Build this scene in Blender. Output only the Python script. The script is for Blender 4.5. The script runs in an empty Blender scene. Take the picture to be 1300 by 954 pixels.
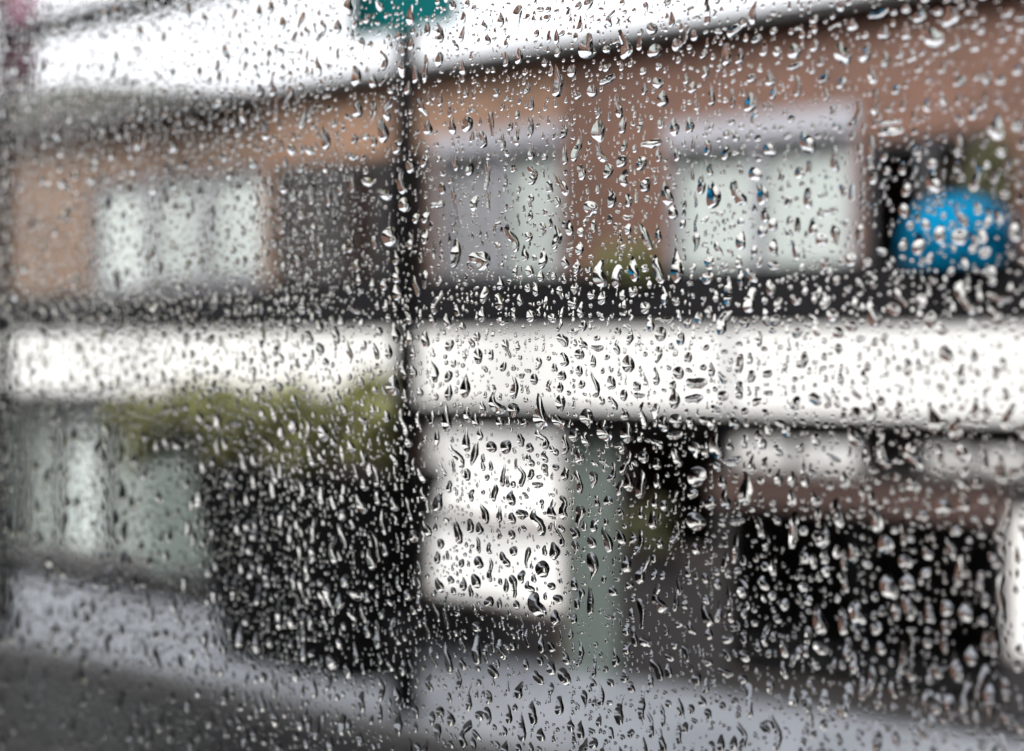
import bpy, bmesh, math, random
import numpy as np
from mathutils import Vector
R = math.radians
random.seed(7); rng = np.random.default_rng(11)
scene = bpy.context.scene
col = scene.collection

# ------------------------------------------------------------------ camera geometry
EYE = 3.0                      # eye height above the road (first-floor window)
YAW = R(28)                    # camera turned left of the street's normal
S, C = math.sin(YAW), math.cos(YAW)
FPX = 1264.0                   # 35 mm lens over 1300 px
PX0, PY0 = 650.0, 440.0
def at(px, py, Y):
    """real point on the vertical plane y=Y seen at that spot of the photograph"""
    u = (px-PX0)/FPX
    t = Y/(C+u*S)
    return Vector((t*(-S+u*C), Y, EYE-t*(py-PY0)/FPX))
def ax(px, Y): return at(px, PY0, Y).x
def az(px, py, Y): return at(px, py, Y).z

# ------------------------------------------------------------------ materials
def new_mat(name):
    m = bpy.data.materials.new(name); m.use_nodes = True
    nt = m.node_tree; nt.nodes.clear()
    out = nt.nodes.new('ShaderNodeOutputMaterial')
    return m, nt, out
def N(nt, t, **kw):
    n = nt.nodes.new(t)
    for k, v in kw.items(): setattr(n, k, v)
    return n
def plain(name, c, rough=.6, c2=None, scale=6.0, spec=.5, metal=0.0, bump=0.0, bscale=40.0, stretch=(1,1,1)):
    m, nt, out = new_mat(name)
    b = N(nt, 'ShaderNodeBsdfPrincipled')
    b.inputs['Roughness'].default_value = rough
    b.inputs['Metallic'].default_value = metal
    b.inputs['Specular IOR Level'].default_value = spec
    tc = N(nt, 'ShaderNodeTexCoord'); mp = N(nt, 'ShaderNodeMapping')
    mp.inputs['Scale'].default_value = stretch
    nt.links.new(tc.outputs['Object'], mp.inputs['Vector'])
    no = N(nt, 'ShaderNodeTexNoise'); no.inputs['Scale'].default_value = scale; no.inputs['Detail'].default_value = 5
    nt.links.new(mp.outputs[0], no.inputs['Vector'])
    mx = N(nt, 'ShaderNodeMix', data_type='RGBA')
    c2 = c2 or tuple(v*.75 for v in c)
    mx.inputs['A'].default_value = (*c, 1); mx.inputs['B'].default_value = (*c2, 1)
    nt.links.new(no.outputs['Fac'], mx.inputs['Factor'])
    nt.links.new(mx.outputs['Result'], b.inputs['Base Color'])
    if bump:
        n2 = N(nt, 'ShaderNodeTexNoise'); n2.inputs['Scale'].default_value = bscale
        nt.links.new(mp.outputs[0], n2.inputs['Vector'])
        bp = N(nt, 'ShaderNodeBump'); bp.inputs['Strength'].default_value = bump; bp.inputs['Distance'].default_value = .02
        nt.links.new(n2.outputs['Fac'], bp.inputs['Height']); nt.links.new(bp.outputs[0], b.inputs['Normal'])
    nt.links.new(b.outputs[0], out.inputs['Surface'])
    return m
def brick(name, c1, c2, mortar):
    m, nt, out = new_mat(name)
    b = N(nt, 'ShaderNodeBsdfPrincipled'); b.inputs['Roughness'].default_value = .8
    tc = N(nt, 'ShaderNodeTexCoord'); mp = N(nt, 'ShaderNodeMapping')
    mp.inputs['Rotation'].default_value = (R(90), 0, 0)
    nt.links.new(tc.outputs['Object'], mp.inputs['Vector'])
    br = N(nt, 'ShaderNodeTexBrick')
    br.inputs['Scale'].default_value = 1.0
    br.inputs['Brick Width'].default_value = .225; br.inputs['Row Height'].default_value = .075
    br.inputs['Mortar Size'].default_value = .006
    br.inputs['Color1'].default_value = (*c1, 1); br.inputs['Color2'].default_value = (*c2, 1)
    br.inputs['Mortar'].default_value = (*mortar, 1)
    nt.links.new(mp.outputs[0], br.inputs['Vector'])
    no = N(nt, 'ShaderNodeTexNoise'); no.inputs['Scale'].default_value = 1.3; no.inputs['Detail'].default_value = 6
    nt.links.new(tc.outputs['Object'], no.inputs['Vector'])
    rp = N(nt, 'ShaderNodeMapRange'); rp.inputs['To Min'].default_value = .62; rp.inputs['To Max'].default_value = 1.3
    nt.links.new(no.outputs['Fac'], rp.inputs['Value'])
    mx = N(nt, 'ShaderNodeMix', data_type='RGBA', blend_type='MULTIPLY'); mx.inputs['Factor'].default_value = 1
    nt.links.new(br.outputs['Color'], mx.inputs['A']); nt.links.new(rp.outputs[0], mx.inputs['B'])
    nt.links.new(mx.outputs['Result'], b.inputs['Base Color'])
    nt.links.new(b.outputs[0], out.inputs['Surface'])
    return m
def thin_glass(name, ior=1.5, tint=(1,1,1)):
    m, nt, out = new_mat(name)
    fr = N(nt, 'ShaderNodeFresnel'); fr.inputs['IOR'].default_value = ior
    tr = N(nt, 'ShaderNodeBsdfTransparent'); tr.inputs['Color'].default_value = (*tint, 1)
    gl = N(nt, 'ShaderNodeBsdfGlossy'); gl.inputs['Roughness'].default_value = .02
    mx = N(nt, 'ShaderNodeMixShader')
    ge = N(nt, 'ShaderNodeNewGeometry')          # the exit face of the thin sheet adds no second mirror
    sb = N(nt, 'ShaderNodeMath', operation='SUBTRACT'); sb.inputs[0].default_value = 1; nt.links.new(ge.outputs['Backfacing'], sb.inputs[1])
    mu = N(nt, 'ShaderNodeMath', operation='MULTIPLY'); nt.links.new(fr.outputs[0], mu.inputs[0]); nt.links.new(sb.outputs[0], mu.inputs[1])
    nt.links.new(mu.outputs[0], mx.inputs[0]); nt.links.new(tr.outputs[0], mx.inputs[1]); nt.links.new(gl.outputs[0], mx.inputs[2])
    nt.links.new(mx.outputs[0], out.inputs['Surface'])
    return m
def lit(name, lo=.06, hi=.42):                       # white blind with the shop lights on behind it
    m, nt, out = new_mat(name)
    b = N(nt, 'ShaderNodeBsdfPrincipled'); b.inputs['Base Color'].default_value = (.75, .74, .72, 1); b.inputs['Roughness'].default_value = .8
    tc = N(nt, 'ShaderNodeTexCoord'); no = N(nt, 'ShaderNodeTexNoise'); no.inputs['Scale'].default_value = 1.1
    nt.links.new(tc.outputs['Object'], no.inputs['Vector'])
    rp = N(nt, 'ShaderNodeMapRange'); rp.inputs['To Min'].default_value = lo; rp.inputs['To Max'].default_value = hi
    nt.links.new(no.outputs['Fac'], rp.inputs['Value']); nt.links.new(rp.outputs[0], b.inputs['Emission Strength'])
    b.inputs['Emission Color'].default_value = (1, .985, .96, 1)
    nt.links.new(b.outputs[0], out.inputs['Surface'])
    return m
def water_mat():
    m, nt, out = new_mat('rain_water')
    g = N(nt, 'ShaderNodeBsdfGlass'); g.inputs['IOR'].default_value = 1.333; g.inputs['Roughness'].default_value = 0
    nt.links.new(g.outputs[0], out.inputs['Surface'])
    return m
M = dict(
 brick_a=brick('mossy_tan_brick', (.19,.108,.066), (.13,.072,.045), (.18,.16,.135)),
 brick_b=brick('tan_brick', (.26,.138,.078), (.18,.092,.052), (.21,.175,.145)),
 brick_c=brick('red_brown_brick', (.150,.064,.038), (.10,.042,.026), (.15,.12,.10)),
 brick_d=brick('dark_brown_brick', (.10,.052,.042), (.07,.036,.03), (.09,.075,.065)),
 own=brick('own_wall_brick', (.12,.07,.05), (.09,.05,.04), (.13,.11,.1)),
 moss=plain('mossy_slate', (.042,.043,.030), .9, (.02,.02,.018), 3, spec=.1),
 slate=plain('dark_slate', (.010,.0095,.0105), .85, (.005,.005,.0055), 8, spec=.04),
 white=plain('white_paint', (.82,.82,.80), .5, (.76,.76,.74), 2),
 warmwhite=plain('white_enamel', (.80,.79,.77), .45, (.72,.70,.68), 1.5),
 rail=plain('grey_rail', (.40,.36,.345), .5),
 lilac=plain('weathered_white_frame', (.33,.33,.365), .5, (.26,.26,.29), 5),
 dframe=plain('dark_grey_frame', (.055,.055,.06), .5),
 blind=plain('pale_blind', (.52,.57,.55), .8, (.44,.49,.47), 2),
 blind2=plain('grey_net_curtain', (.27,.275,.29), .85, (.18,.185,.2), 4, stretch=(6,1,1)),
 blindw=plain('white_blind', (.72,.73,.71), .8, (.62,.64,.61), 2),
 blindg=plain('sage_blind', (.28,.32,.295), .8),
 curtain=plain('brown_curtain', (.024,.012,.009), .9, (.009,.006,.005), 5, spec=.1, stretch=(8,1,1)),
 curtain2=plain('umber_curtain', (.014,.010,.007), .95, (.007,.005,.004), 5, spec=.05),
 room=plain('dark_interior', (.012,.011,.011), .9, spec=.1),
 sage=plain('sage_green_paint', (.155,.19,.17), .5, (.13,.16,.145), 3),
 shopdark=plain('dark_grey_paint', (.030,.027,.027), .7, (.018,.016,.016), 3),
 plinth=plain('dark_plinth', (.028,.027,.028), .8, spec=.1),
 gutter=plain('black_gutter', (.03,.03,.03), .5),
 roofedge=plain('grey_lead', (.05,.05,.055), .5),
 post=plain('black_post_paint', (.006,.006,.007), .7, spec=.08),
 teal=plain('teal_enamel', (.0,.10,.10), .7, (.0,.065,.07), 4, spec=.05),
 maroon=plain('maroon_cloth', (.16,.028,.075), .8, (.07,.012,.03), 5),
 blue=plain('blue_canvas', (.0,.14,.27), .9, (.0,.085,.18), 2, spec=.05),
 tub=plain('black_tub', (.004,.004,.0045), .8, spec=.05),
 soil=plain('soil', (.03,.02,.015), .95),
  leafy=plain('olive_leaf', (.34,.34,.09), .55, (.20,.20,.06), 9),
 leafd=plain('dark_leaf', (.12,.12,.05), .55, (.06,.065,.028), 9),
 leafg=plain('yellow_green_leaf', (.20,.21,.06), .55, (.12,.14,.04), 9),
 bark=plain('bark', (.06,.045,.035), .9),
 asphalt=plain('wet_asphalt', (.022,.022,.024), .35, (.013,.013,.014), 3, spec=.35, bump=.3, bscale=60),
 paving=plain('wet_paving', (.36,.385,.43), .4, (.13,.14,.155), 2.2, spec=.6),
 kerb=plain('kerb_stone', (.13,.13,.135), .6),
 ground=plain('far_ground', (.06,.06,.06), .9),
 plaster=plain('interior_plaster', (.02,.018,.017), .95),
 woodfl=plain('floor_boards', (.08,.05,.03), .6),
 winframe=plain('window_frame_paint', (.03,.03,.032), .5),
 lamp=plain('lamp_glass', (.5,.5,.48), .2),
 lit=lit('lit_blind'),
 pane=thin_glass('window_glass'), shopglass=thin_glass('shop_glass', 1.35), water=water_mat(),
)

# ------------------------------------------------------------------ mesh helpers
class MB:
    def __init__(self): self.bm = bmesh.new()
    def box(self, x0, x1, y0, y1, z0, z1):
        v = [self.bm.verts.new(p) for p in ((x0,y0,z0),(x1,y0,z0),(x1,y1,z0),(x0,y1,z0),(x0,y0,z1),(x1,y0,z1),(x1,y1,z1),(x0,y1,z1))]
        for f in ((0,3,2,1),(4,5,6,7),(0,1,5,4),(1,2,6,5),(2,3,7,6),(3,0,4,7)): self.bm.faces.new([v[i] for i in f])
        return self
    def poly(self, pts, faces):
        v = [self.bm.verts.new(p) for p in pts]
        for f in faces: self.bm.faces.new([v[i] for i in f])
        return self
    def prism(self, prof, x0, x1):           # profile in (y,z), extruded along x
        n = len(prof)
        v = [self.bm.verts.new((x0, y, z)) for y, z in prof] + [self.bm.verts.new((x1, y, z)) for y, z in prof]
        for i in range(n): self.bm.faces.new((v[i], v[(i+1)%n], v[n+(i+1)%n], v[n+i]))
        self.bm.faces.new(v[:n][::-1]); self.bm.faces.new(v[n:])
        return self
    def tube(self, pts, rads, seg=16):
        rings = []
        P = [Vector(p) for p in pts]
        for i, p in enumerate(P):
            d = (P[min(i+1, len(P)-1)]-P[max(i-1, 0)]).normalized()
            a = d.cross(Vector((0, 1, 0)));
            if a.length < 1e-3: a = d.cross(Vector((1, 0, 0)))
            a.normalize(); b = d.cross(a)
            r = rads[i] if hasattr(rads, '__len__') else rads
            rings.append([self.bm.verts.new(p+(a*math.cos(2*math.pi*k/seg)+b*math.sin(2*math.pi*k/seg))*r) for k in range(seg)])
        for A, B in zip(rings, rings[1:]):
            for k in range(seg): self.bm.faces.new((A[k], A[(k+1)%seg], B[(k+1)%seg], B[k]))
        self.bm.faces.new(rings[0][::-1]); self.bm.faces.new(rings[-1])
        return self
    def build(self, name, mat, parent=None, bevel=0.0, smooth=False):
        bmesh.ops.recalc_face_normals(self.bm, faces=self.bm.faces)
        me = bpy.data.meshes.new(name); self.bm.to_mesh(me); self.bm.free()
        me.materials.append(mat)
        if smooth:
            for p in me.polygons: p.use_smooth = True
        o = bpy.data.objects.new(name, me); col.objects.link(o)
        if parent is not None: parent_to(o, parent)
        if bevel:
            b = o.modifiers.new('bevel', 'BEVEL'); b.width = bevel; b.segments = 2; b.limit_method = 'ANGLE'
        return o
ORIG = {}
def root_of(o):
    m = Vector((0, 0, 0))
    while o is not None: m += o.location; o = o.parent
    return m
def parent_to(o, parent):                    # geometry is authored in world space: move it into the parent's space
    off = root_of(parent)
    for v in o.data.vertices: v.co -= off
    o.parent = parent
def empty(name, loc, label=None, cat=None, group=None):
    o = bpy.data.objects.new(name, None); col.objects.link(o); o.location = loc
    o.empty_display_size = .1
    return tag(o, label, cat, group)
def tag(o, label=None, cat=None, group=None, kind=None):
    if label: o['label'] = label
    if cat: o['category'] = cat
    if group: o['group'] = group
    if kind: o['kind'] = kind
    return o
def wall_boxes(mb, x0, x1, z0, z1, y0, y1, holes):
    """a wall slab with rectangular openings (x0,x1,z0,z1)"""
    xs = sorted({x0, x1, *[max(x0, min(x1, h[i])) for h in holes for i in (0, 1)]})
    for a, b in zip(xs, xs[1:]):
        if b-a < 1e-6: continue
        m = (a+b)/2
        hs = sorted([(h[2], h[3]) for h in holes if h[0] < m < h[1]])
        z = z0
        for h0, h1 in hs:
            if h0 > z: mb.box(a, b, y0, y1, z, h0)
            z = max(z, h1)
        if z < z1: mb.box(a, b, y0, y1, z, z1)

# ------------------------------------------------------------------ ground, road, pavement
FY = 8.12           # building line opposite
KY = 6.37           # far kerb
def sheet(name, x0, x1, y0, y1, z, mat):
    o = MB().poly([(x0,y0,z),(x1,y0,z),(x1,y1,z),(x0,y1,z)], [(0,1,2,3)]).build(name, mat)
    return tag(o, kind='structure')
sheet('ground', -300, 300, -300, 300, -.02, M['ground'])
sheet('road', -60, 60, .9, KY-.12, 0, M['asphalt'])
tag(MB().box(-40, 40, KY, FY+.1, -.01, .12).build('pavement', M['paving']), kind='structure')
tag(MB().box(-40, 40, KY-.12, KY-.003, -.01, .125).build('kerb', M['kerb']), kind='structure')

# ------------------------------------------------------------------ the terrace opposite
XA0, XAB, XBC, XC1 = -22.0, ax(340, FY), ax(712, FY), 9.0
EAVE = 5.66
def rect(p0, p1, q0, q1, Y=FY):
    pm = (p0+p1)/2
    return (ax(p0, Y), ax(p1, Y), az(pm, q1, Y), az(pm, q0, Y))
def window(parent, r, lights, frame_mat, head=0.0, depth=.03, glass='pane', fw=.06, sill=True, head_mat=None):
    """lights: list of (fraction, blind material or None, drop 0..1); builds frame (> pane, blind) in the opening r"""
    x0, x1, z0, z1 = r
    yf = FY+depth
    mb = MB()
    mb.box(x0, x0+fw, yf, yf+.07, z0, z1); mb.box(x1-fw, x1, yf, yf+.07, z0, z1)
    mb.box(x0+fw, x1-fw, yf+.002, yf+.068, z0, z0+fw); mb.box(x0+fw, x1-fw, yf+.002, yf+.068, z1-fw, z1)
    xs = [x0]; 
    for f, *_ in lights: xs.append(xs[-1]+f*(x1-x0))
    for x in xs[1:-1]: mb.box(x-fw*.6, x+fw*.6, yf-.005, yf+.066, z0+fw, z1-fw)
    w = mb.build('window', frame_mat, parent)
    off = w
    MB().box(x0+fw, x1-fw, yf+.03, yf+.036, z0+fw, z1-fw).build('pane', M[glass], w)
    for (f, bmat, drop), a, b in zip(lights, xs, xs[1:]):
        if bmat:
            zt = z1-.01; zb = z1-(z1-z0-.02)*drop
            mb = MB(); n = max(6, int((b-a)/.06))       # gently pleated curtain or blind
            pts = []
            for i in range(n+1):
                x = a+.01+(b-a-.02)*i/n; y = yf+.085+.012*(i % 2)
                pts += [(x, y, zb), (x, y, zt)]
            mb.poly(pts, [(2*i, 2*i+2, 2*i+3, 2*i+1) for i in range(n)]).build('blind', M[bmat], w)
    if head:
        MB().box(x0-.02, x1+.02, FY-.025, FY+.06, z1-head, z1+.02).build('lintel', head_mat or frame_mat, w)
    if sill:
        MB().box(x0-.06, x1+.06, FY-.06, FY+.098, z0-.07, z0-.001).build('sill', M['roofedge'], w)
    return w

W1 = rect(116, 332, 222, 366)
WD = rect(347, 548, 202, 396)
W2 = rect(553, 712, 166, 396)
W3 = rect(849, 1084, 148, 378)
WA = rect(1096, 1262, 172, 352)
W0 = (-17.5, -16.0, W1[2], W1[3]); W4 = (1.6, 3.4, W3[2], W3[3]); W5 = (5.0, 6.8, W3[2], W3[3])
# ground-floor openings
S1 = rect(26, 192, 506, 707)
SD = (ax(232, FY), ax(470, FY), .55, 2.3)
S2 = (ax(541, FY), ax(719, FY), az(630, 768, FY), 2.24)
SK = (ax(788, FY), ax(918, FY), az(850, 705, FY), 2.34)
S3 = rect(922, 1098, 538, 602)
S4 = rect(1168, 1318, 543, 607)
SB = (ax(928, FY), ax(1272, FY), .30, az(1100, 655, FY))
S5 = rect(1279, 1390, 642, 842)
S6 = (2.2, 6.5, .6, 2.3)
def block(name, x0, x1, mat, holes, label):
    e = empty(name, ((x0+x1)/2, FY+2.5, 0), label, 'building', 'terrace of brick shops across the road')
    mb = MB(); wall_boxes(mb, x0, x1, 0, EAVE, FY, FY+.28, holes)
    mb.box(x0, x0+.25, FY+.281, FY+6, 0, EAVE-.002); mb.box(x1-.25, x1, FY+.281, FY+6, 0, EAVE-.002)
    mb.box(x0+.251, x1-.251, FY+5.75, FY+5.999, 0, EAVE-.002)
    mb.build('wall', mat, e)
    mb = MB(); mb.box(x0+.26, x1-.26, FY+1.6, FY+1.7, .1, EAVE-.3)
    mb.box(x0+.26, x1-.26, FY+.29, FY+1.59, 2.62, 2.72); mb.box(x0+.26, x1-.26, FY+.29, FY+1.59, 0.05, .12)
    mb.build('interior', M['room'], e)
    return e
# left house with a mossy hipped roof
A = block('brick_house', XA0, XAB-.002, M['brick_a'], [W0, W1, S1], 'tan brick house at the left end of the terrace, with a mossy hipped roof')
zr = 7.35; yr = 11.1; xr1 = ax(95, yr); 
MB().poly([(XA0-.2, FY-.22, EAVE+.02), (XAB-.05, FY-.22, EAVE+.02), (XAB-.05, FY+6.1, EAVE+.02), (XA0-.2, FY+6.1, EAVE+.02), (XA0+2.5, yr, zr), (xr1, yr, zr)],
          [(0,1,5,4),(1,2,5),(2,3,4,5),(3,0,4),(0,3,2,1)]).build('roof', M['moss'], A)
MB().box(XA0-.2, XAB-.05, FY-.31, FY-.223, EAVE-.09, EAVE+.03).build('gutter', M['gutter'], A)
window(A, W0, [(.5,'blind',1),(.5,'blind',.6)], M['lilac'])
window(A, W1, [(.34,'blind',.95),(.33,'blind',.9),(.33,'blind',.9)], M['lilac'])
window(A, S1, [(.28,'blindg',1),(.36,'blind',1),(.36,'blindg',1)], M['dframe'], glass='shopglass')
MB().box(XA0, XAB-.01, FY-.05, FY-.002, .12, az(100, 712, FY)).build('plinth', M['plinth'], A)
mb = MB(); wall_boxes(mb, ax(10, FY), XAB-.01, az(100, 712, FY)+.003, 2.34, FY-.03, FY-.002, [S1])
mb.build('shopfront', M['sage'], A)
mb = MB(); wall_boxes(mb, XA0, ax(10, FY)-.003, az(100, 712, FY)+.003, 2.34, FY-.03, FY-.002, [])
mb.build('shopfront', M['shopdark'], A)
# middle
B = block('brick_shop', XAB, XBC-.002, M['brick_b'], [WD, W2, SD, S2], 'orange tan brick shop in the middle of the terrace, flat roofed, behind the lamp post')
MB().box(XAB, XBC-.003, FY-.06, FY+6, EAVE+.002, EAVE+.08).build('parapet', M['roofedge'], B)
MB().box(XAB, XBC-.003, FY-.2, FY-.063, EAVE-.045, EAVE+.03).build('gutter', M['gutter'], B)
window(B, WD, [(.36,'curtain',1),(.32,'curtain',1),(.32,'curtain',1)], M['dframe'], glass='shopglass')
window(B, W2, [(.52,'blind2',.9),(.48,'blind',.88)], M['lilac'], head=.18)
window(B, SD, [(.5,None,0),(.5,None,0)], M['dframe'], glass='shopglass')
sh = window(B, S2, [(1.0,'lit',1)], M['warmwhite'], glass='shopglass', sill=False, depth=.02, fw=.035)
zz = az(630, 664, FY)
MB().box(S2[0]+.036, S2[1]-.036, FY+.0, FY+.04, zz-.055, zz+.055).build('rail', M['rail'], sh)
MB().box(ax(505, FY), XBC-.01, FY-.05, FY-.002, .12, S2[2]-.004).build('stallriser', M['shopdark'], B)
# right
Cc = block('brick_shop', XBC, XC1, M['brick_c'], [W3, WA, W4, W5, SK, S3, S4, SB, S5, S6], 'red brown brick shop at the right end of the terrace, under the blue dome awning')
MB().box(XBC, XC1, FY-.06, FY+6, EAVE+.002, EAVE+.08).build('parapet', M['roofedge'], Cc)
MB().box(XBC, XC1, FY-.2, FY-.063, EAVE-.045, EAVE+.03).build('gutter', M['gutter'], Cc)
window(Cc, W3, [(.49,'blind',.95),(.51,'blind',.95)], M['lilac'], head=.2, fw=.055)
window(Cc, WA, [(.5,None,0),(.5,'curtain2',1)], M['dframe'], glass='shopglass')
window(Cc, W4, [(.5,'blind',.9),(.5,'blind',.5)], M['lilac']); window(Cc, W5, [(.5,'blind',.9),(.5,'blind',.5)], M['lilac'])
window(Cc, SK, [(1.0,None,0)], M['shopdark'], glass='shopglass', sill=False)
window(Cc, S3, [(.5,'lit',1),(.5,'lit',1)], M['warmwhite'], glass='shopglass', sill=False, depth=.02)
window(Cc, S4, [(.5,'lit',1),(.5,'lit',1)], M['warmwhite'], glass='shopglass', sill=False, depth=.02)
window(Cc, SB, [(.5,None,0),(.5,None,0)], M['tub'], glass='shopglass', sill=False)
window(Cc, S5, [(1.0,'lit',1)], M['warmwhite'], glass='shopglass', sill=False, depth=.02)
window(Cc, S6, [(.5,'blindg',1),(.5,None,0)], M['dframe'], glass='shopglass')
MB().box(ax(721, FY), ax(786, FY), FY-.06, FY-.002, .12, 2.34).build('pilaster', M['sage'], Cc, bevel=.01)
mb = MB(); wall_boxes(mb, ax(788, FY), .6, .12, 2.34, FY-.03, FY-.004, [SK, S3, S4, SB, S5])
mb.build('shopfront', M['shopdark'], Cc)
zb0, zb1 = SB[3]+.02, S3[2]-.02
MB().box(ax(905, FY), ax(1277, FY), FY-.05, FY-.032, zb0, zb1).build('brick_band', M['brick_d'], Cc)
# the far row behind the house at the left
D = empty('rendered_house', (-34, 16, 0), 'pale rendered house far down the street beyond the mossy roof', 'house')
MB().box(-40, -26, 13, 20, 0, 5.2).build('wall', M['lilac'], D)
MB().prism([(12.6,5.2),(16.5,7.4),(20.4,5.2)], -40.4, -25.6).build('roof', M['slate'], D)

# the canopy that runs along all the shops
can = empty('shop_canopy', (-6, 7.9, 2.5), 'long white fascia canopy under a dark slate strip, running along all the shops', 'canopy')
XS = ax(925, 7.70)
for a, b in ((XA0, XS-.006), (XS+.006, XC1)):
    MB().box(a, b, 7.70, 7.76, 2.475, 3.145).build('fascia_board', M['white'], can, bevel=.008)
MB().box(XS-.03, XS+.03, 7.69, 7.699, 2.475, 3.145).build('joint_cover', M['lilac'], can)
MB().prism([(7.69,3.149),(8.116,3.66),(8.116,3.149)], XA0, XC1).build('slate_strip', M['slate'], can)
MB().box(XA0, XC1, 7.763, 8.116, 2.46, 2.52).build('soffit', M['gutter'], can)
MB().box(XA0, XC1, 7.99, 8.116, 2.25, 2.457).build('header_shadow', M['gutter'], can)  # black header strip, deepens the recess shadow line under the fascia by its colour

# blue dome awning over the dark window
x0, x1 = ax(1136, FY-.3), ax(1290, FY-.3)
aw = empty('dome_awning', ((x0+x1)/2, FY, az(1215, 338, FY)), 'bright blue canvas dome awning over the dark upstairs window', 'awning')
zc = az(1215, 327, FY-.3); rx = (x1-x0)/2; rz = az(1215, 243, FY-.3)-zc
mb = MB(); nu, nv = 36, 8; pts = []
for j in range(nv+1):
    ph = (math.pi/2)*j/nv
    for i in range(nu+1):
        th = math.pi*i/nu
        pts.append(((x0+x1)/2-rx*math.copysign(abs(math.cos(th))**.8, math.cos(th))*math.cos(ph*.98)**.5, FY-.005-.55*math.sin(ph)*math.sin(th)**.5*1.0, zc+rz*math.sin(th)**.85*math.cos(ph)))
nn = nu+1
mb.poly(pts, [(j*nn+i, j*nn+i+1, (j+1)*nn+i+1, (j+1)*nn+i) for j in range(nv) for i in range(nu)])
o = mb.build('canopy_cloth', M['blue'], aw, smooth=True)
sm = o.modifiers.new('thickness', 'SOLIDIFY'); sm.thickness = .006
for f in (-.92, .92): MB().tube([((x0+x1)/2+rx*f, FY-.01, zc), ((x0+x1)/2+rx*f*.6, FY-.45, zc+.02)], .012, 8).build('awning_bracket', M['post'], aw)
MB().box(x0+.1, x1-.1, FY-.54, FY-.53, zc-.05, zc+.02).build('valance', M['blue'], aw)

# ------------------------------------------------------------------ plants
def leaves(name, mat, parent, pts, size, seed):
    r = random.Random(seed); bm = bmesh.new()
    for p in pts:
        p = Vector(p)
        d = Vector((r.uniform(-1,1), r.uniform(-1,1), r.uniform(-.6,1))).normalized()
        a = d.orthogonal().normalized(); s = size*r.uniform(.6, 1.4)
        v = [bm.verts.new(p+q) for q in (-d*s, a*s*.45+d.cross(a)*s*.12, d*s, -a*s*.45+d.cross(a)*s*.12)]
        bm.faces.new(v)
    me = bpy.data.meshes.new(name); bm.to_mesh(me); bm.free(); me.materials.append(mat)
    o = bpy.data.objects.new(name, me); col.objects.link(o); parent_to(o, parent); return o
# big tapered tub with the bush
TX0, TX1 = ax(216, 6.72), ax(512, 6.72); tz = az(360, 597, 6.72); bx0, bx1 = ax(264, 6.8), ax(462, 6.8)
tub = empty('planter_tub', ((TX0+TX1)/2, 7.2, .12), 'giant black tapered planter tub standing on the wet pavement left of the lamp post', 'planter')
def ring(x0, x1, y0, y1, z, k=28, e=.45):
    cx, cy, a, b = (x0+x1)/2, (y0+y1)/2, (x1-x0)/2, (y1-y0)/2
    return [(cx+a*math.copysign(abs(math.cos(t))**e, math.cos(t)), cy+b*math.copysign(abs(math.sin(t))**e, math.sin(t)), z) for t in [2*math.pi*i/k for i in range(k)]]
def loft(rings, caps=True):
    k = len(rings[0]); mb = MB(); pts = [p for r in rings for p in r]; f = []
    for j in range(len(rings)-1):
        for i in range(k): f.append((j*k+i, j*k+(i+1)%k, (j+1)*k+(i+1)%k, (j+1)*k+i))
    if caps: f += [tuple(range(k))[::-1], tuple(range((len(rings)-1)*k, len(rings)*k))]
    return mb.poly(pts, f)
loft([ring(bx0, bx1, 6.85, 7.52, .12), ring(TX0+.03, TX1-.03, 6.74, 7.62, tz-.1)]).build('tub_body', M['tub'], tub)
loft([ring(TX0, TX1, 6.70, 7.66, tz-.098), ring(TX0, TX1, 6.70, 7.66, tz), ring(TX0+.08, TX1-.08, 6.78, 7.58, tz-.001)]).build('tub_rim', M['tub'], tub)
loft([ring(TX0+.1, TX1-.1, 6.80, 7.56, tz+.002), ring(TX0+.12, TX1-.12, 6.82, 7.54, tz+.03)]).build('soil', M['soil'], tub)
bx, bz = (ax(170, 7.1)+ax(515, 7.1))/2, tz
bush = empty('laurel_bush', (bx, 7.2, tz), 'wide olive green bush growing out of the giant black planter tub', 'bush')
r = random.Random(5); P1, P2 = [], []
L0, L1 = ax(168, 7.0), ax(505, 7.0)
for i in range(110):
    f = r.random() if i % 3 else r.random()*.4; x = L0+(L1-L0)*f
    top = az(340, 478+34*(1-f)**2.2+ (30 if f > .9 else 0), 7.0)
    z = tz+.04+(top-tz-.12)*r.random()**.9
    y = r.uniform(6.75, 7.45)
    q = r.uniform(.10, .2)
    for _ in range(150):
        e = Vector((r.gauss(0,1), r.gauss(0,1), r.gauss(0,1))).normalized()*q*r.uniform(.3, 1.1)
        p = Vector((x, y, z))+e
        (P1 if r.random() < .6 else P2).append(p)
leaves('olive_foliage', M['leafy'], bush, P1, .05, 1); leaves('dark_foliage', M['leafd'], bush, P2, .05, 2)
mb = MB()
for k in range(9):
    x = bx+r.uniform(-.25, .25); xe = L0+(L1-L0)*(k+.5)/9
    mb.tube([(x, 7.2, tz+.02), ((x*2+xe)/3, 7.15, tz+.25), (xe, 7.0+r.uniform(-.1,.3), tz+.6)], [.03,.022,.008], 8)
mb.build('stems', M['bark'], bush)
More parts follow.
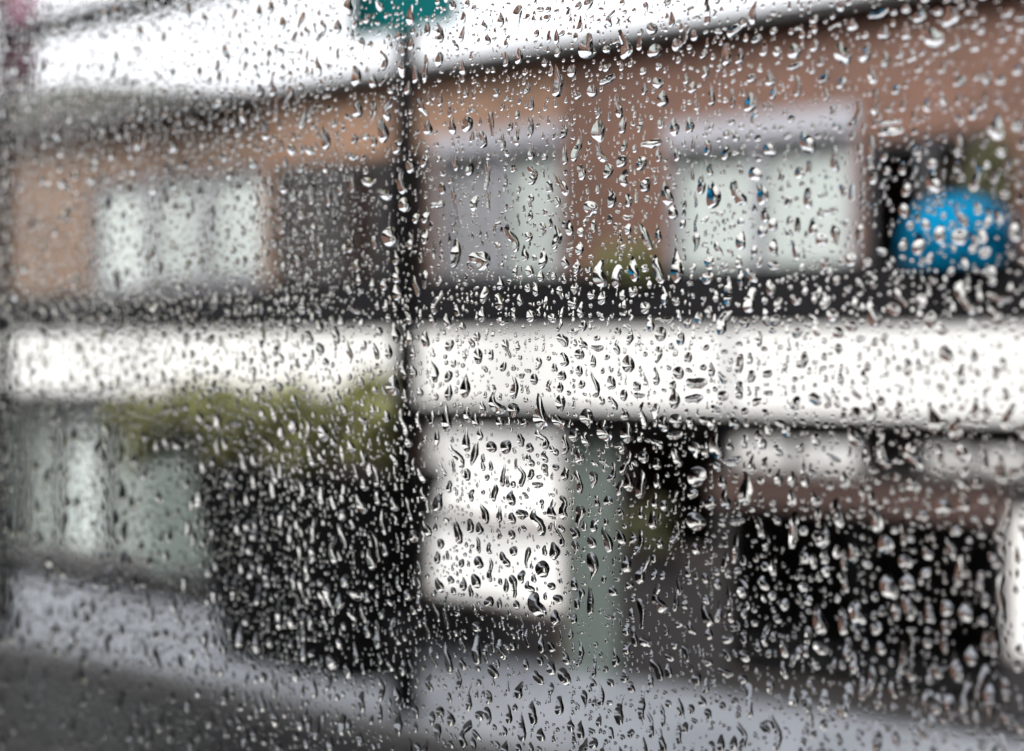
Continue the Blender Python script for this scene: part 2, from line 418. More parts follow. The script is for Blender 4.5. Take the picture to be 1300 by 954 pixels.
def small_plant(name, label, cat, px0, px1, py0, py1, Y, mat, seed, trough=True, n=14):
    x0, x1 = ax(px0, Y), ax(px1, Y); z1, z0 = az((px0+px1)/2, py0, Y), az((px0+px1)/2, py1, Y)
    e = empty(name, ((x0+x1)/2, Y, z0-.1), label, cat)
    r = random.Random(seed)
    pts = []
    for k in range(n):
        c = Vector((x0+(x1-x0)*r.random(), Y+r.uniform(-.05,.05), z0+(z1-z0)*r.random()))
        for _ in range(60): pts.append(c+Vector((r.gauss(0,1), r.gauss(0,1)*.6, r.gauss(0,1)))*.05)
    leaves('foliage', mat, e, pts, .028, seed)
    mb = MB()
    for k in range(5):
        x = x0+(x1-x0)*(k+.5)/5; mb.tube([(x, Y, z0-.06), (x+r.uniform(-.05,.05), Y, z1)], [.008,.004], 6)
    mb.build('stems', M['bark'], e)
    if trough: MB().prism([(Y-.09,z0-.04),(Y+.09,z0-.04),(Y+.07,z0-.2),(Y-.07,z0-.2)], x0-.05, x1+.05).build('trough', M['slate'], e)
    return e
small_plant('trough_plant', 'yellow green plant in a trough on the slate strip, between the upstairs windows', 'plant', 762, 826, 318, 352, FY-.14, M['leafg'], 21)
small_plant('trough_plant', 'olive climber beside the dark upstairs window, above the blue dome', 'plant', 1238, 1270, 185, 245, FY-.07, M['leafd'], 22, trough=False)
small_plant('pavement_plant', 'small olive plant standing in front of the dark shop window by the sage pilaster', 'plant', 795, 835, 640, 690, FY-.2, M['leafd'], 23, trough=False, n=10)

# ------------------------------------------------------------------ street furniture
PY_ = 6.55
p = at(515, 440, PY_)
post = empty('lamp_post', (p.x, PY_, .12), 'tall black lamp post in front of the shops, carrying the teal sign', 'lamp post')
MB().tube([(p.x,PY_,.12),(p.x,PY_,.9)], .125, 20).build('base', M['post'], post, smooth=True)
MB().tube([(p.x,PY_,.88),(p.x,PY_,8.0)], [.108,.095], 20).build('shaft', M['post'], post, smooth=True)
MB().tube([(p.x,PY_,7.98),(p.x+.1,PY_-.1,8.25),(p.x+.45,PY_-.6,8.4),(p.x+.6,PY_-.9,8.38)], [.05,.04,.035,.03], 12).build('arm', M['post'], post, smooth=True)
MB().box(p.x+.5,p.x+.85,PY_-1.5,PY_-.9,8.3,8.42).build('lantern', M['lamp'], post, bevel=.03)
sg = empty('street_sign', (p.x, PY_-.12, 5.4), 'teal enamel sign fixed high on the lamp post, against the white sky', 'sign')
xa, xb = ax(443, PY_-.12), ax(581, PY_-.12); zb = az(512, 41, PY_-.12)
MB().box(xa, xb, PY_-.13, PY_-.105, zb, zb+.75).build('panel', M['teal'], sg, bevel=.01)
for z in (zb+.12, zb+.6): MB().box(p.x-.09, p.x+.09, PY_-.104, PY_+.08, z, z+.05).build('clamp', M['post'], sg)
p2 = at(4, 440, PY_)
po2 = empty('lamp_post', (p2.x, PY_, .12), 'black lamp post at the far left edge, with a maroon banner', 'lamp post')
MB().tube([(p2.x,PY_,.12),(p2.x,PY_,.9)], .125, 20).build('base', M['post'], po2, smooth=True)
MB().tube([(p2.x,PY_,.88),(p2.x,PY_,7.2)], [.10,.085], 20).build('shaft', M['post'], po2, smooth=True)
q0, q1 = at(20, 45, PY_), at(300, -22, PY_-.4)
MB().tube([(p2.x,PY_,q0.z-.05), q0, q1, (q1.x+.5, q1.y-.05, q1.z+.05)], [.09,.11,.11,.09], 14).build('arm', M['post'], po2, smooth=True)
MB().box(q1.x+.5, q1.x+1.1, q1.y-.2, q1.y+.1, q1.z-.02, q1.z+.12).build('lantern', M['lamp'], po2, bevel=.03)
bn = empty('banner', (p2.x+.3, PY_, 5.5), 'maroon cloth banner hanging from the lamp post at the far left', 'banner')
xa, xb = ax(9, PY_-.02), ax(47, PY_-.02); zb = az(28, 112, PY_); zt = az(28, -60, PY_)
mb = MB(); n = 10; pts = []
for i in range(n+1):
    f = i/n; y = PY_-.02+.03*math.sin(f*7)
    pts += [(xa+(xb-xa)*f, y, zb), (xa+(xb-xa)*f, y+.01, zt)]
o = mb.poly(pts, [(2*i,2*i+2,2*i+3,2*i+1) for i in range(n)]).build('cloth', M['maroon'], bn, smooth=True)
sm = o.modifiers.new('thickness', 'SOLIDIFY'); sm.thickness = .004
for z in (zb-.01, zt+.01): MB().tube([(p2.x, PY_, z), (xb+.03, PY_-.01, z)], .014, 8).build('banner_rod', M['post'], bn)

# ------------------------------------------------------------------ the room and the window the rain runs down
GY = .24*C                       # outer face of the pane
WX0, WX1, WZ0, WZ1 = -.72, .42, 2.45, 3.62
wn = empty('room_window', ((WX0+WX1)/2, GY-.03, WZ0), 'single pane window close to the viewer, its glass covered in raindrops', 'window')
MB().box(WX0, WX1, GY-.004, GY, WZ0, WZ1).build('glass_pane', M['pane'], wn)
mb = MB()
mb.box(WX0-.07, WX0-.0005, GY-.05, GY+.02, WZ0-.07, WZ1+.07); mb.box(WX1+.0005, WX1+.07, GY-.05, GY+.02, WZ0-.07, WZ1+.07)
mb.box(WX0-.0004, WX1+.0004, GY-.05, GY+.02, WZ0-.07, WZ0-.0005); mb.box(WX0-.0004, WX1+.0004, GY-.05, GY+.02, WZ1+.0005, WZ1+.07)
mb.build('frame', M['winframe'], wn)
hs = empty('own_house', (0, -2, 0), 'dark brick house on the near side of the road, behind the rainy window', 'house')
mb = MB(); wall_boxes(mb, -12, 12, 0, 8.6, GY-.06, GY+.22, [(WX0-.0705, WX1+.0705, WZ0-.0705, WZ1+.0705)])
mb.build('wall', M['own'], hs)
mb = MB(); y1 = GY-.061
mb.box(-2.6, 2.6, -4, y1, 1.55, 1.6); mb.box(-2.6, 2.6, -4, y1, 4.3, 4.4)
mb.box(-2.7, -2.6, -4, y1, 1.55, 4.4); mb.box(2.6, 2.7, -4, y1, 1.55, 4.4); mb.box(-2.7, 2.7, -4.1, -4, 1.55, 4.4)
mb.build('room', M['plaster'], hs)
DROPS = '''
442 -4 442 21 10 t;428 24 428 42 9 t;403 66 405 96 7 t;447 82 456 109 12 t;485 62 488 88 7 s;522 5 521 33 11 t;467 18 467 29 10 o;555 26 560 54 8 t;573 51 582 64 6 c;575 0 575 13 9 o;558 66 559 84 9 t;541 69 540 106 6 c;453 125 456 150 11 t;473 92 474 111 8 t;518 102 517 119 9 t;561 114 558 135 6 t;591 105 592 125 7 t;522 47 521 63 8 t;542 30 543 45 8 o;494 93 482 108 5 c;593 0 594 10 8 o
633 12 637 33 9 t;660 8 657 35 11 i;614 25 616 40 7 t;619 42 620 56 7 t;735 0 735 12 9 o;778 12 772 34 8 s;745 44 748 77 19 t;788 39 793 75 16 t;659 59 659 81 10 t;642 66 643 86 8 t;706 80 707 121 12 t;694 108 697 138 16 t;727 82 727 98 11 t;772 79 771 91 11 o;762 103 779 98 10 h;752 108 751 125 14 o;768 58 773 67 8 c;628 111 630 123 9 o;709 58 708 72 8 t;690 73 692 85 7 t;782 118 785 150 9 c;672 106 667 119 6 c;674 122 675 140 6 t;682 38 681 47 6 t;638 130 638 141 6 t;657 136 657 151 5 t;758 136 760 152 9 c;748 20 752 25 6 o;712 40 715 46 7 o;683 9 687 15 7 o;697 9 695 14 8 o;791 12 794 18 6 o
820 4 820 16 7 i;827 28 829 45 11 t;897 -2 898 32 10 t;960 0 956 33 10 t;944 22 927 46 12 c;832 60 832 73 18 o;857 49 858 67 12 t;874 34 868 56 6 c;911 35 913 45 10 o;899 63 890 74 8 c;836 100 835 112 14 o;841 115 844 137 13 t;894 84 896 98 9 t;899 100 905 134 9 t;965 46 957 56 9 c;983 34 983 45 9 o;986 60 987 73 11 t;976 82 979 110 12 t;984 110 980 126 8 t;952 118 951 143 14 t;929 112 931 137 7 c;955 93 954 105 12 o;940 62 940 82 10 t;872 93 869 108 9 t;881 104 878 118 8 t;913 81 913 91 8 o;817 103 818 121 7 t;816 86 817 92 10 o;850 -2 846 7 10 o;813 38 813 44 8 o;862 26 861 31 7 o
1067 48 1073 85 17 t;1099 55 1099 79 14 t;1184 36 1184 61 19 t;1204 6 1205 36 19 t;1106 19 1126 14 10 h;1167 12 1168 30 15 t;1146 33 1156 50 10 c;1212 40 1210 65 11 t;1222 4 1221 25 11 t;1124 30 1125 52 13 t;1008 52 1008 74 15 t;1000 85 1018 82 8 h;1053 89 1041 105 9 c;1074 100 1063 111 10 c;1106 82 1108 108 10 t;1123 64 1123 86 10 t;1010 92 1013 123 9 t;1049 109 1049 128 7 t;1091 128 1080 163 9 b;1112 112 1112 147 11 t;1118 166 1145 166 11 h;1116 155 1143 155 7 h;1019 162 1029 196 16 t;1058 185 1063 219 9 c;1027 203 1027 222 8 c;1138 107 1139 121 10 t;1200 79 1193 95 9 c;1219 95 1219 111 15 o;1255 72 1251 110 13 t;1272 96 1268 109 12 o;1291 81 1289 97 13 o;1253 116 1241 141 10 c;1264 143 1267 177 16 t;1215 145 1221 160 9 c;1216 119 1217 135 11 o;1281 10 1277 24 12 o;1281 29 1281 39 11 o;1035 18 1034 31 10 t;1082 24 1079 38 10 c;1155 60 1156 80 10 t;1171 62 1171 72 10 o;1292 149 1292 167 13 o;1182 200 1182 216 14 o;1104 173 1106 203 11 t;1218 168 1216 200 9 c;1216 203 1215 220 11 o;1252 203 1252 215 13 o;1146 202 1147 222 9 t;1123 190 1121 205 12 o;1180 124 1175 142 10 c;1194 105 1199 136 7 c;1271 46 1272 55 12 o;1289 18 1297 28 12 o;1244 34 1246 44 10 o;1272 185 1271 200 10 t;1149 5 1151 18 9 c
412 156 414 189 10 t;485 150 487 180 11 t;543 150 544 171 10 t;574 150 576 171 8 t;592 148 596 166 13 t;444 193 453 203 7 c;507 176 503 195 11 t;474 170 474 186 7 t;523 202 520 218 9 c;537 196 539 212 11 t;579 198 578 216 8 t;509 214 511 246 10 t;461 229 474 232 9 h;480 237 495 253 9 t;513 254 516 267 12 o;550 257 560 263 9 o;574 238 580 273 6 i;447 218 447 245 6 t;433 228 431 249 8 t;416 235 417 260 7 t;543 262 539 283 9 t;597 198 597 225 9 t;560 232 562 247 8 o;533 173 528 198 5 s;451 170 449 182 7 o;463 170 467 177 6 c;433 210 433 216 6 o;560 200 554 204 6 o
613 167 612 189 9 c;639 170 637 191 6 c;673 148 673 176 7 c;675 185 675 204 9 t;674 210 679 234 10 s;657 163 657 186 6 c;715 158 713 177 9 c;735 162 732 205 10 s;716 183 717 210 9 t;760 152 762 180 15 t;756 180 769 206 11 c;706 221 720 247 10 t;739 209 739 228 10 c;791 148 791 171 13 o;795 177 792 192 7 c;790 199 789 213 14 t;793 216 793 238 9 c;773 209 770 226 10 c;774 238 778 264 12 t;747 257 750 277 14 i;754 279 753 296 6 c;709 248 708 263 11 o;697 229 698 245 9 o;674 247 673 264 7 i;675 266 673 278 7 o;658 270 658 288 4 c;641 219 641 243 5 c;642 204 641 217 5 c;620 194 620 203 7 o;620 205 616 241 7 c;620 242 620 269 5 c;605 247 601 268 9 c;689 283 690 300 7 i;705 286 705 316 11 t;722 279 725 298 9 t;646 284 654 320 11 s;737 289 738 300 10 o;797 284 798 298 12 o;797 245 798 263 9 o;602 202 600 222 8 t;642 190 645 199 7 o;691 195 692 204 8 o;660 236 658 246 5 c;643 258 642 268 6 o
856 151 855 171 11 t;813 150 812 168 7 c;815 182 837 182 10 h;874 150 875 169 9 t;903 155 903 167 10 o;930 150 930 159 11 o;930 164 938 180 8 c;941 176 941 188 9 o;898 177 898 197 8 c;884 170 878 192 6 c;860 188 860 205 10 t;921 185 922 205 13 t;811 200 814 217 11 c;820 224 820 245 14 o;836 185 836 206 8 t;843 231 848 261 12 t;857 257 855 278 10 t;903 230 908 265 16 t;928 227 946 262 11 c;955 211 962 230 13 t;964 232 969 260 14 t;979 181 979 197 13 t;880 207 879 230 4 c;882 243 883 265 4 c;884 268 883 296 4 s;902 207 902 223 6 c;940 205 940 223 6 c;990 210 990 231 7 c;867 277 867 290 9 o;891 281 898 277 6 h;940 275 940 288 11 o;943 292 942 317 13 t;972 260 972 282 9 t;807 278 828 317 9 t;834 283 838 308 7 t;981 277 982 293 13 o;962 172 962 179 10 o;962 196 963 206 9 o;913 174 914 180 8 o;862 216 860 221 9 o;896 212 895 217 5 o
1023 236 1029 266 10 c;1068 234 1073 252 7 c;1004 305 1013 329 9 t;1048 328 1047 343 11 i;1043 295 1042 313 14 o;1046 268 1062 267 7 h;1080 321 1081 338 12 o;1101 328 1101 339 10 o;1108 218 1109 234 13 o;1152 234 1152 251 12 o;1182 213 1190 248 16 t;1174 277 1174 293 13 o;1195 283 1195 309 15 t;1214 254 1224 290 10 s;1219 293 1217 310 16 t;1247 291 1247 309 12 o;1166 296 1164 323 14 t;1241 255 1242 273 9 o;1267 264 1269 284 11 o;1255 275 1253 291 8 c;1290 268 1291 307 13 t;1250 314 1250 328 13 o;1224 321 1226 343 8 t;1180 321 1180 334 10 o;1219 354 1230 402 14 s;1254 374 1282 380 10 h;1257 389 1267 413 11 c;1170 374 1170 391 12 o;1137 367 1150 390 9 c;1131 384 1137 402 14 t;1105 383 1112 416 14 t;1046 371 1047 393 11 t;1056 391 1056 408 13 o;1029 399 1041 425 8 s;1081 404 1081 423 21 o;1009 374 1010 388 12 o;1014 397 1014 409 12 o;1064 413 1064 430 16 o;1110 427 1111 441 14 o;1235 404 1234 421 12 o;1195 409 1196 426 11 t;1149 407 1149 419 12 o;1011 414 1011 429 16 o;1257 339 1261 363 11 c;1024 210 1023 225 8 c;1062 350 1062 362 9 o;1078 362 1077 372 10 o;1183 350 1185 361 11 o;1265 395 1277 396 9 h
498 288 500 311 17 t;500 314 502 335 10 t;578 300 578 339 11 t;523 292 521 316 7 c;550 303 552 328 5 t;502 339 506 358 8 c;502 360 505 382 14 t;524 351 531 376 7 t;540 344 539 367 7 d;559 351 556 364 6 c;559 369 550 399 8 s;489 354 487 369 9 t;455 348 455 362 6 t;472 354 473 369 7 t;444 390 456 396 7 h;565 397 571 416 9 t;579 387 583 402 9 o;499 409 502 434 9 t;516 395 522 410 7 c;545 400 553 411 7 c;587 411 588 421 9 t;541 416 540 441 10 t;426 417 426 437 10 o;404 407 405 425 9 t;431 400 434 416 8 t;403 384 404 397 9 o;421 400 423 413 8 t;519 419 523 437 9 t;453 329 454 344 7 t;501 384 501 395 8 o;478 382 480 392 7 t;409 310 406 324 7 c;457 366 459 372 6 o;442 362 444 373 7 o;437 310 437 322 6 o;475 300 475 316 6 c;460 405 457 416 7 t;481 418 482 427 8 o
648 289 651 320 10 c;670 296 669 306 11 i;604 318 612 344 18 s;664 310 667 331 8 t;691 314 687 341 10 t;704 289 703 309 10 t;718 300 714 319 14 t;736 307 736 323 9 t;718 321 718 340 8 t;732 329 732 347 9 t;764 330 762 365 15 t;785 338 783 367 14 t;671 336 674 352 10 o;655 335 655 351 6 c;633 349 635 368 8 t;616 365 613 387 10 t;634 372 634 393 16 o;612 388 611 408 9 t;687 344 687 358 7 t;677 359 682 375 8 t;684 375 684 391 7 t;660 373 660 387 7 t;674 393 674 408 14 o;700 399 703 409 10 t;711 363 712 381 8 i;730 361 729 374 8 d;752 369 753 380 10 o;765 369 766 385 11 o;738 383 738 403 8 t;760 395 765 407 8 o;717 390 707 421 5 s;740 407 740 421 9 t;632 406 644 410 7 h;652 391 653 409 5 c;712 423 720 441 10 c;733 428 744 443 8 c;757 427 757 434 9 o;794 413 799 439 9 b;784 416 784 425 7 t;605 423 605 433 9 o;618 418 617 433 4 c;640 431 647 455 9 i;702 345 702 355 6 t;698 326 700 332 5 o;746 340 748 346 7 o;624 412 623 420 6 o;777 399 777 405 7 o;788 398 795 396 6 h;656 298 660 310 5 c
802 323 807 356 12 t;820 339 819 346 11 o;832 319 839 360 12 t;856 311 862 359 15 t;886 296 881 321 9 i;908 307 921 329 7 i;900 324 901 341 13 o;898 343 898 359 14 o;918 333 918 346 9 i;882 335 878 346 6 c;921 350 925 391 12 t;936 324 941 339 8 c;939 340 941 364 10 t;953 364 952 397 16 o;928 394 911 426 12 c;841 364 844 387 8 t;858 377 858 388 9 o;819 382 819 398 15 o;826 400 826 421 8 t;838 405 853 406 9 h;862 394 863 407 9 o;887 396 888 411 10 o;888 407 896 424 5 c;900 387 900 403 11 o;842 416 838 433 14 t;862 415 866 439 11 t;946 404 947 418 13 o;976 350 978 375 10 t;985 397 986 413 15 o;968 392 975 413 9 c;988 377 988 393 12 o;981 304 981 323 9 t;803 418 803 441 9 b;911 399 911 409 8 o;802 364 804 377 11 o;879 371 881 379 7 o;905 366 904 371 6 o;894 376 894 384 7 o;875 358 878 364 7 o;958 312 957 325 8 o;965 325 963 340 8 o;958 400 960 408 8 o;980 414 982 424 10 o;862 357 858 357 8 o
1020 441 1018 470 12 t;1150 454 1154 480 11 t;1202 437 1202 460 16 t;1172 436 1175 454 8 t;1236 437 1236 461 9 t;1272 454 1273 473 11 o;1276 491 1277 509 10 o;1090 440 1090 459 6 t;1046 447 1046 459 7 o;1063 437 1066 450 9 i;1078 480 1091 509 8 s;1056 491 1064 519 9 t;1033 499 1037 516 14 c;1010 503 1010 521 12 c;1083 519 1090 536 14 c;1118 502 1118 517 11 t;1140 507 1141 526 10 t;1179 511 1186 549 14 t;1250 508 1252 536 14 t;1286 513 1278 549 15 t;1214 529 1215 559 14 t;1036 549 1037 567 12 o;1016 562 1015 575 10 o;1077 544 1093 566 11 c;1114 543 1125 596 11 s;1149 541 1151 557 10 t;1156 563 1164 601 15 s;1049 576 1067 585 7 h;1028 589 1033 606 8 t;1073 597 1071 622 12 t;1052 611 1053 623 9 t;1222 565 1222 589 17 o;1251 551 1249 600 8 c;1226 594 1219 623 12 s;1288 593 1287 611 13 o;1284 554 1288 581 7 c;1190 561 1197 596 9 c;1240 611 1240 623 12 o;1162 604 1160 629 15 t;1180 618 1181 627 9 o;1102 614 1102 624 9 o;1134 450 1136 458 6 o;1116 437 1116 442 8 o;1177 462 1177 476 9 o;1203 474 1203 484 6 o;1034 486 1035 492 7 o;1048 475 1048 486 7 o;1238 466 1243 480 6 c;1009 478 1009 486 8 o;1061 550 1062 564 6 o;1140 600 1139 612 9 o;1136 584 1143 589 9 o
402 436 410 449 9 c;422 431 431 451 8 c;440 432 446 456 6 t;462 433 462 445 8 o;475 435 480 456 6 t;493 437 494 455 9 t;430 475 429 489 7 t;428 494 431 512 6 c;458 477 460 493 6 c;499 477 500 501 13 t;511 457 513 480 6 c;513 494 515 510 8 t;522 464 528 479 8 c;531 491 536 503 9 o;523 442 527 456 6 c;540 429 541 441 11 t;574 433 567 444 9 c;547 453 553 485 9 t;569 471 568 486 8 t;570 490 569 508 9 t;591 474 589 504 11 t;565 509 570 546 11 t;550 522 549 542 6 c;592 542 592 573 10 t;594 518 596 536 8 b;529 511 534 548 6 s;572 564 587 594 9 s;510 519 514 554 7 s;488 524 493 535 8 c;441 536 444 551 7 t;457 533 467 535 7 h;411 538 412 559 11 t;444 557 448 576 8 t;422 554 425 567 7 t;518 556 519 568 10 t;434 514 441 527 6 c;414 502 421 515 6 c;413 456 413 464 8 o;444 474 443 482 6 o;476 492 477 500 7 o;441 492 441 500 6 o;565 450 565 456 6 o;587 462 587 467 7 o;554 500 553 508 5 c;574 554 573 563 5 c;485 487 490 502 5 c
606 441 606 461 12 d;623 444 623 458 7 o;642 431 648 457 10 t;639 460 639 471 9 o;650 477 653 506 10 t;621 491 637 526 12 s;613 509 612 524 8 t;651 514 651 528 13 o;697 483 697 499 7 c;682 499 690 543 16 t;710 501 711 523 12 d;712 486 710 498 7 t;707 526 713 544 12 c;716 447 716 465 13 o;714 429 718 444 10 d;735 444 735 455 13 o;734 429 746 445 9 c;752 441 765 441 7 h;754 447 754 467 8 t;736 465 736 480 9 d;715 471 714 483 10 t;702 462 706 473 8 c;684 454 682 470 9 i;678 475 678 489 10 d;737 481 739 494 9 t;751 472 758 505 12 t;775 477 776 495 11 o;784 431 784 451 9 t;796 451 795 474 17 t;763 501 764 515 9 t;774 504 782 521 7 c;792 497 792 509 9 d;792 516 793 531 11 o;746 521 749 546 13 i;766 534 770 559 14 t;796 538 798 561 14 t;730 543 729 559 11 t;743 549 744 567 10 c;717 552 716 578 8 c;699 567 707 580 9 c;683 545 694 570 9 s;661 551 661 568 9 o;673 562 674 574 8 t;644 559 643 576 14 t;623 562 624 574 11 o;651 540 654 556 10 c;634 532 636 542 9 t;610 542 610 560 8 t;666 532 666 542 9 o;699 553 699 562 6 o;781 565 792 576 10 b;734 569 734 589 12 t;768 454 772 456 6 o;660 451 660 457 6 o;696 452 698 458 6 o;726 469 726 475 6 o;728 480 728 486 6 o;722 496 722 502 6 o;659 491 661 496 6 o;766 467 765 475 5 c;774 465 777 474 6 c;653 463 650 471 6 c;616 465 617 473 5 c;660 478 665 476 5 h;668 468 672 474 6 o;692 436 688 447 4 c;665 505 670 512 7 o
803 448 805 484 8 b;825 432 846 434 8 h;838 440 834 462 10 i;852 436 852 445 7 o;864 429 866 443 12 t;875 447 873 461 9 o;831 466 833 491 10 t;862 467 862 481 12 t;854 482 855 496 12 o;875 486 894 484 13 h;872 507 890 504 10 h;856 496 857 521 13 t;808 484 808 496 11 o;805 502 818 502 7 h;914 472 920 488 8 t;918 496 917 509 12 o;938 484 938 508 12 o;952 447 952 464 8 o;954 471 954 487 9 o;972 496 978 503 8 o;989 500 1003 528 9 c;998 450 996 473 7 c;840 529 846 549 11 c;860 529 859 543 15 t;848 553 864 552 9 h;873 532 880 543 8 c;813 549 813 562 8 o;816 511 816 545 8 s;888 530 908 544 11 c;909 542 912 582 13 t;896 561 896 582 10 t;877 563 886 583 12 i;963 545 968 571 11 c;944 551 946 569 7 c;984 564 992 582 10 c;928 531 936 545 12 o;986 536 1003 553 9 c;826 559 842 568 7 c;926 562 927 573 8 o;848 463 849 470 6 o;878 470 872 472 6 o;891 464 893 470 8 o;818 447 820 452 7 o;897 437 896 446 8 o;935 435 939 440 7 o;918 444 919 451 8 o;969 440 971 446 7 o;908 491 907 498 6 o;951 490 951 503 6 o;971 520 972 530 9 o;947 517 944 527 9 o;905 518 912 521 8 h
448 622 463 651 9 t;446 587 454 609 6 t;473 589 480 617 8 t;437 648 436 661 11 t;407 617 409 641 7 c;429 663 438 696 6 c;496 631 504 648 9 t;486 646 489 680 6 b;515 632 523 661 5 c;525 581 524 599 7 t;530 595 539 613 6 c;535 619 539 636 7 t;537 661 546 681 8 t;478 623 480 641 6 c;504 678 506 702 5 c;473 676 483 713 5 s;486 690 491 706 6 c;525 674 524 687 10 t;558 587 566 605 4 c;593 596 593 610 9 d;560 624 555 651 11 t;577 655 583 689 9 t;559 686 559 698 8 o;555 701 556 716 8 t;586 709 586 720 8 o;596 660 598 677 9 o;600 621 598 637 6 c;573 568 588 594 6 s;568 700 569 711 5 o;460 610 467 623 7 c;429 696 432 713 6 t;460 699 461 709 6 t;570 612 570 625 6 c;560 690 566 676 5 c;575 582 576 600 5 o;514 572 517 586 5 c;497 578 505 592 6 c;405 577 411 588 6 c;421 630 425 648 6 c;447 660 448 672 7 o;410 660 412 668 6 o
623 582 623 598 6 t;630 616 627 638 7 c;644 603 644 618 5 c;656 582 654 596 4 c;661 592 664 618 9 s;676 596 672 610 9 o;669 578 678 592 7 c;691 572 693 587 6 c;690 590 696 605 7 c;707 591 704 598 8 o;677 615 687 615 7 h;649 623 649 642 10 t;609 636 617 666 9 t;635 642 634 664 8 t;651 651 650 666 9 t;657 652 668 653 9 h;679 644 684 679 12 s;701 634 702 659 10 c;711 630 720 658 10 s;718 592 717 611 9 c;732 599 737 627 8 c;753 598 753 621 10 i;754 584 757 594 8 o;779 586 773 612 8 b;770 608 784 635 7 c;757 629 758 644 6 c;771 629 771 643 10 t;736 641 734 671 13 i;742 655 743 665 6 t;757 659 752 677 9 c;768 658 770 668 7 o;766 669 775 702 12 t;728 671 731 686 9 c;731 688 730 707 8 i;747 682 755 695 10 t;752 703 750 741 13 i;699 663 698 675 7 o;696 675 700 688 8 c;703 690 704 711 12 t;653 692 652 705 10 t;671 694 668 722 8 i;688 713 690 731 16 i;605 682 609 702 5 c;620 689 622 704 6 c;636 702 646 721 8 c;649 673 649 685 9 o;633 671 633 686 6 c;712 666 715 677 7 c;606 707 609 721 10 o;621 709 624 739 7 s;782 673 794 693 11 t;794 704 796 727 12 t;797 602 798 623 11 t;788 644 787 656 7 c;688 634 688 641 6 o;692 649 691 654 5 o;613 623 614 628 5 o;618 604 619 608 6 o;640 630 640 635 5 o;663 627 671 632 5 c;663 668 668 674 5 c;772 590 764 588 6 o;737 703 736 709 5 o
817 573 817 588 10 t;815 590 813 633 11 t;832 581 835 594 9 t;853 570 863 593 9 c;877 568 887 587 11 c;882 596 882 618 25 t;833 602 834 621 9 t;830 625 832 646 8 t;829 649 830 673 11 t;814 643 814 660 8 t;860 622 852 639 8 c;880 619 877 633 10 t;914 603 919 621 11 t;919 621 924 647 11 t;901 628 902 647 12 t;944 600 945 641 15 t;956 576 952 602 10 t;922 588 938 583 10 h;988 596 988 618 10 t;884 658 884 675 23 t;861 663 855 690 8 s;917 657 918 669 11 o;930 664 943 660 9 h;956 653 970 682 11 t;982 635 981 644 9 o;882 688 885 706 11 t;837 679 838 696 8 t;814 672 806 705 8 b;910 587 911 598 9 o;965 607 966 616 9 o;954 643 955 651 9 o;847 600 848 606 7 o;890 636 891 645 5 c;980 645 985 650 8 o;876 650 881 655 7 o;938 652 939 656 8 o;985 655 988 667 10 o;812 570 813 578 6 o;805 585 807 592 6 o;972 570 974 580 6 o
437 731 438 745 11 o;447 749 454 760 12 o;430 753 432 773 9 t;416 742 420 772 10 i;442 775 451 789 7 c;421 831 421 849 16 o;439 838 443 861 10 t;464 749 469 766 6 c;517 748 520 761 9 t;530 713 534 729 7 t;504 733 508 750 5 c;530 734 533 747 6 c;555 734 561 752 9 t;571 732 574 741 8 o;575 744 575 754 9 o;587 731 588 749 7 t;567 752 568 799 6 b;552 763 556 789 5 s;541 783 543 811 6 s;546 822 552 847 6 s;586 833 588 851 9 t;525 769 525 779 9 o;585 767 579 782 6 s;486 768 485 786 8 t;457 768 464 791 5 c;449 813 453 841 7 t;482 829 482 843 6 c;597 743 598 759 7 t;573 800 570 812 5 t;585 810 589 829 6 c;408 735 406 745 9 o;460 842 461 855 6 o;494 840 497 852 8 o;512 838 513 858 8 c;521 838 523 860 5 s;430 812 433 823 8 o;436 790 437 800 8 o;410 775 414 800 6 c;503 808 505 818 7 o
604 729 604 744 16 o;651 731 653 759 9 i;663 724 662 741 7 c;669 738 677 751 8 b;698 740 700 749 11 o;677 754 688 785 17 c;703 757 713 765 9 c;621 757 620 771 10 t;634 758 634 774 8 t;654 762 657 773 8 t;702 777 710 792 10 c;733 757 733 774 9 t;748 743 750 781 9 t;728 778 729 792 7 t;728 733 730 753 8 c;778 743 781 758 10 t;605 791 606 804 13 o;606 803 607 843 11 t;619 818 618 842 7 b;632 813 639 837 8 s;660 783 665 806 5 s;669 798 669 823 5 s;712 798 711 821 4 s;736 812 733 847 8 b;699 815 701 828 8 o;699 838 700 856 12 o;714 829 723 844 8 c;666 838 669 851 8 t;679 853 688 869 9 c;713 850 719 869 12 c;622 846 629 861 9 c;780 822 781 847 7 c;755 832 755 860 5 c;796 789 795 806 11 o;797 813 796 831 11 o;774 861 774 872 12 o;754 862 754 872 9 o;799 738 800 748 9 t;685 833 687 844 7 o;605 846 607 852 7 o;635 735 635 743 6 o;725 800 724 812 6 t;763 823 763 835 6 t;625 785 628 796 4 c;752 768 754 775 5 o
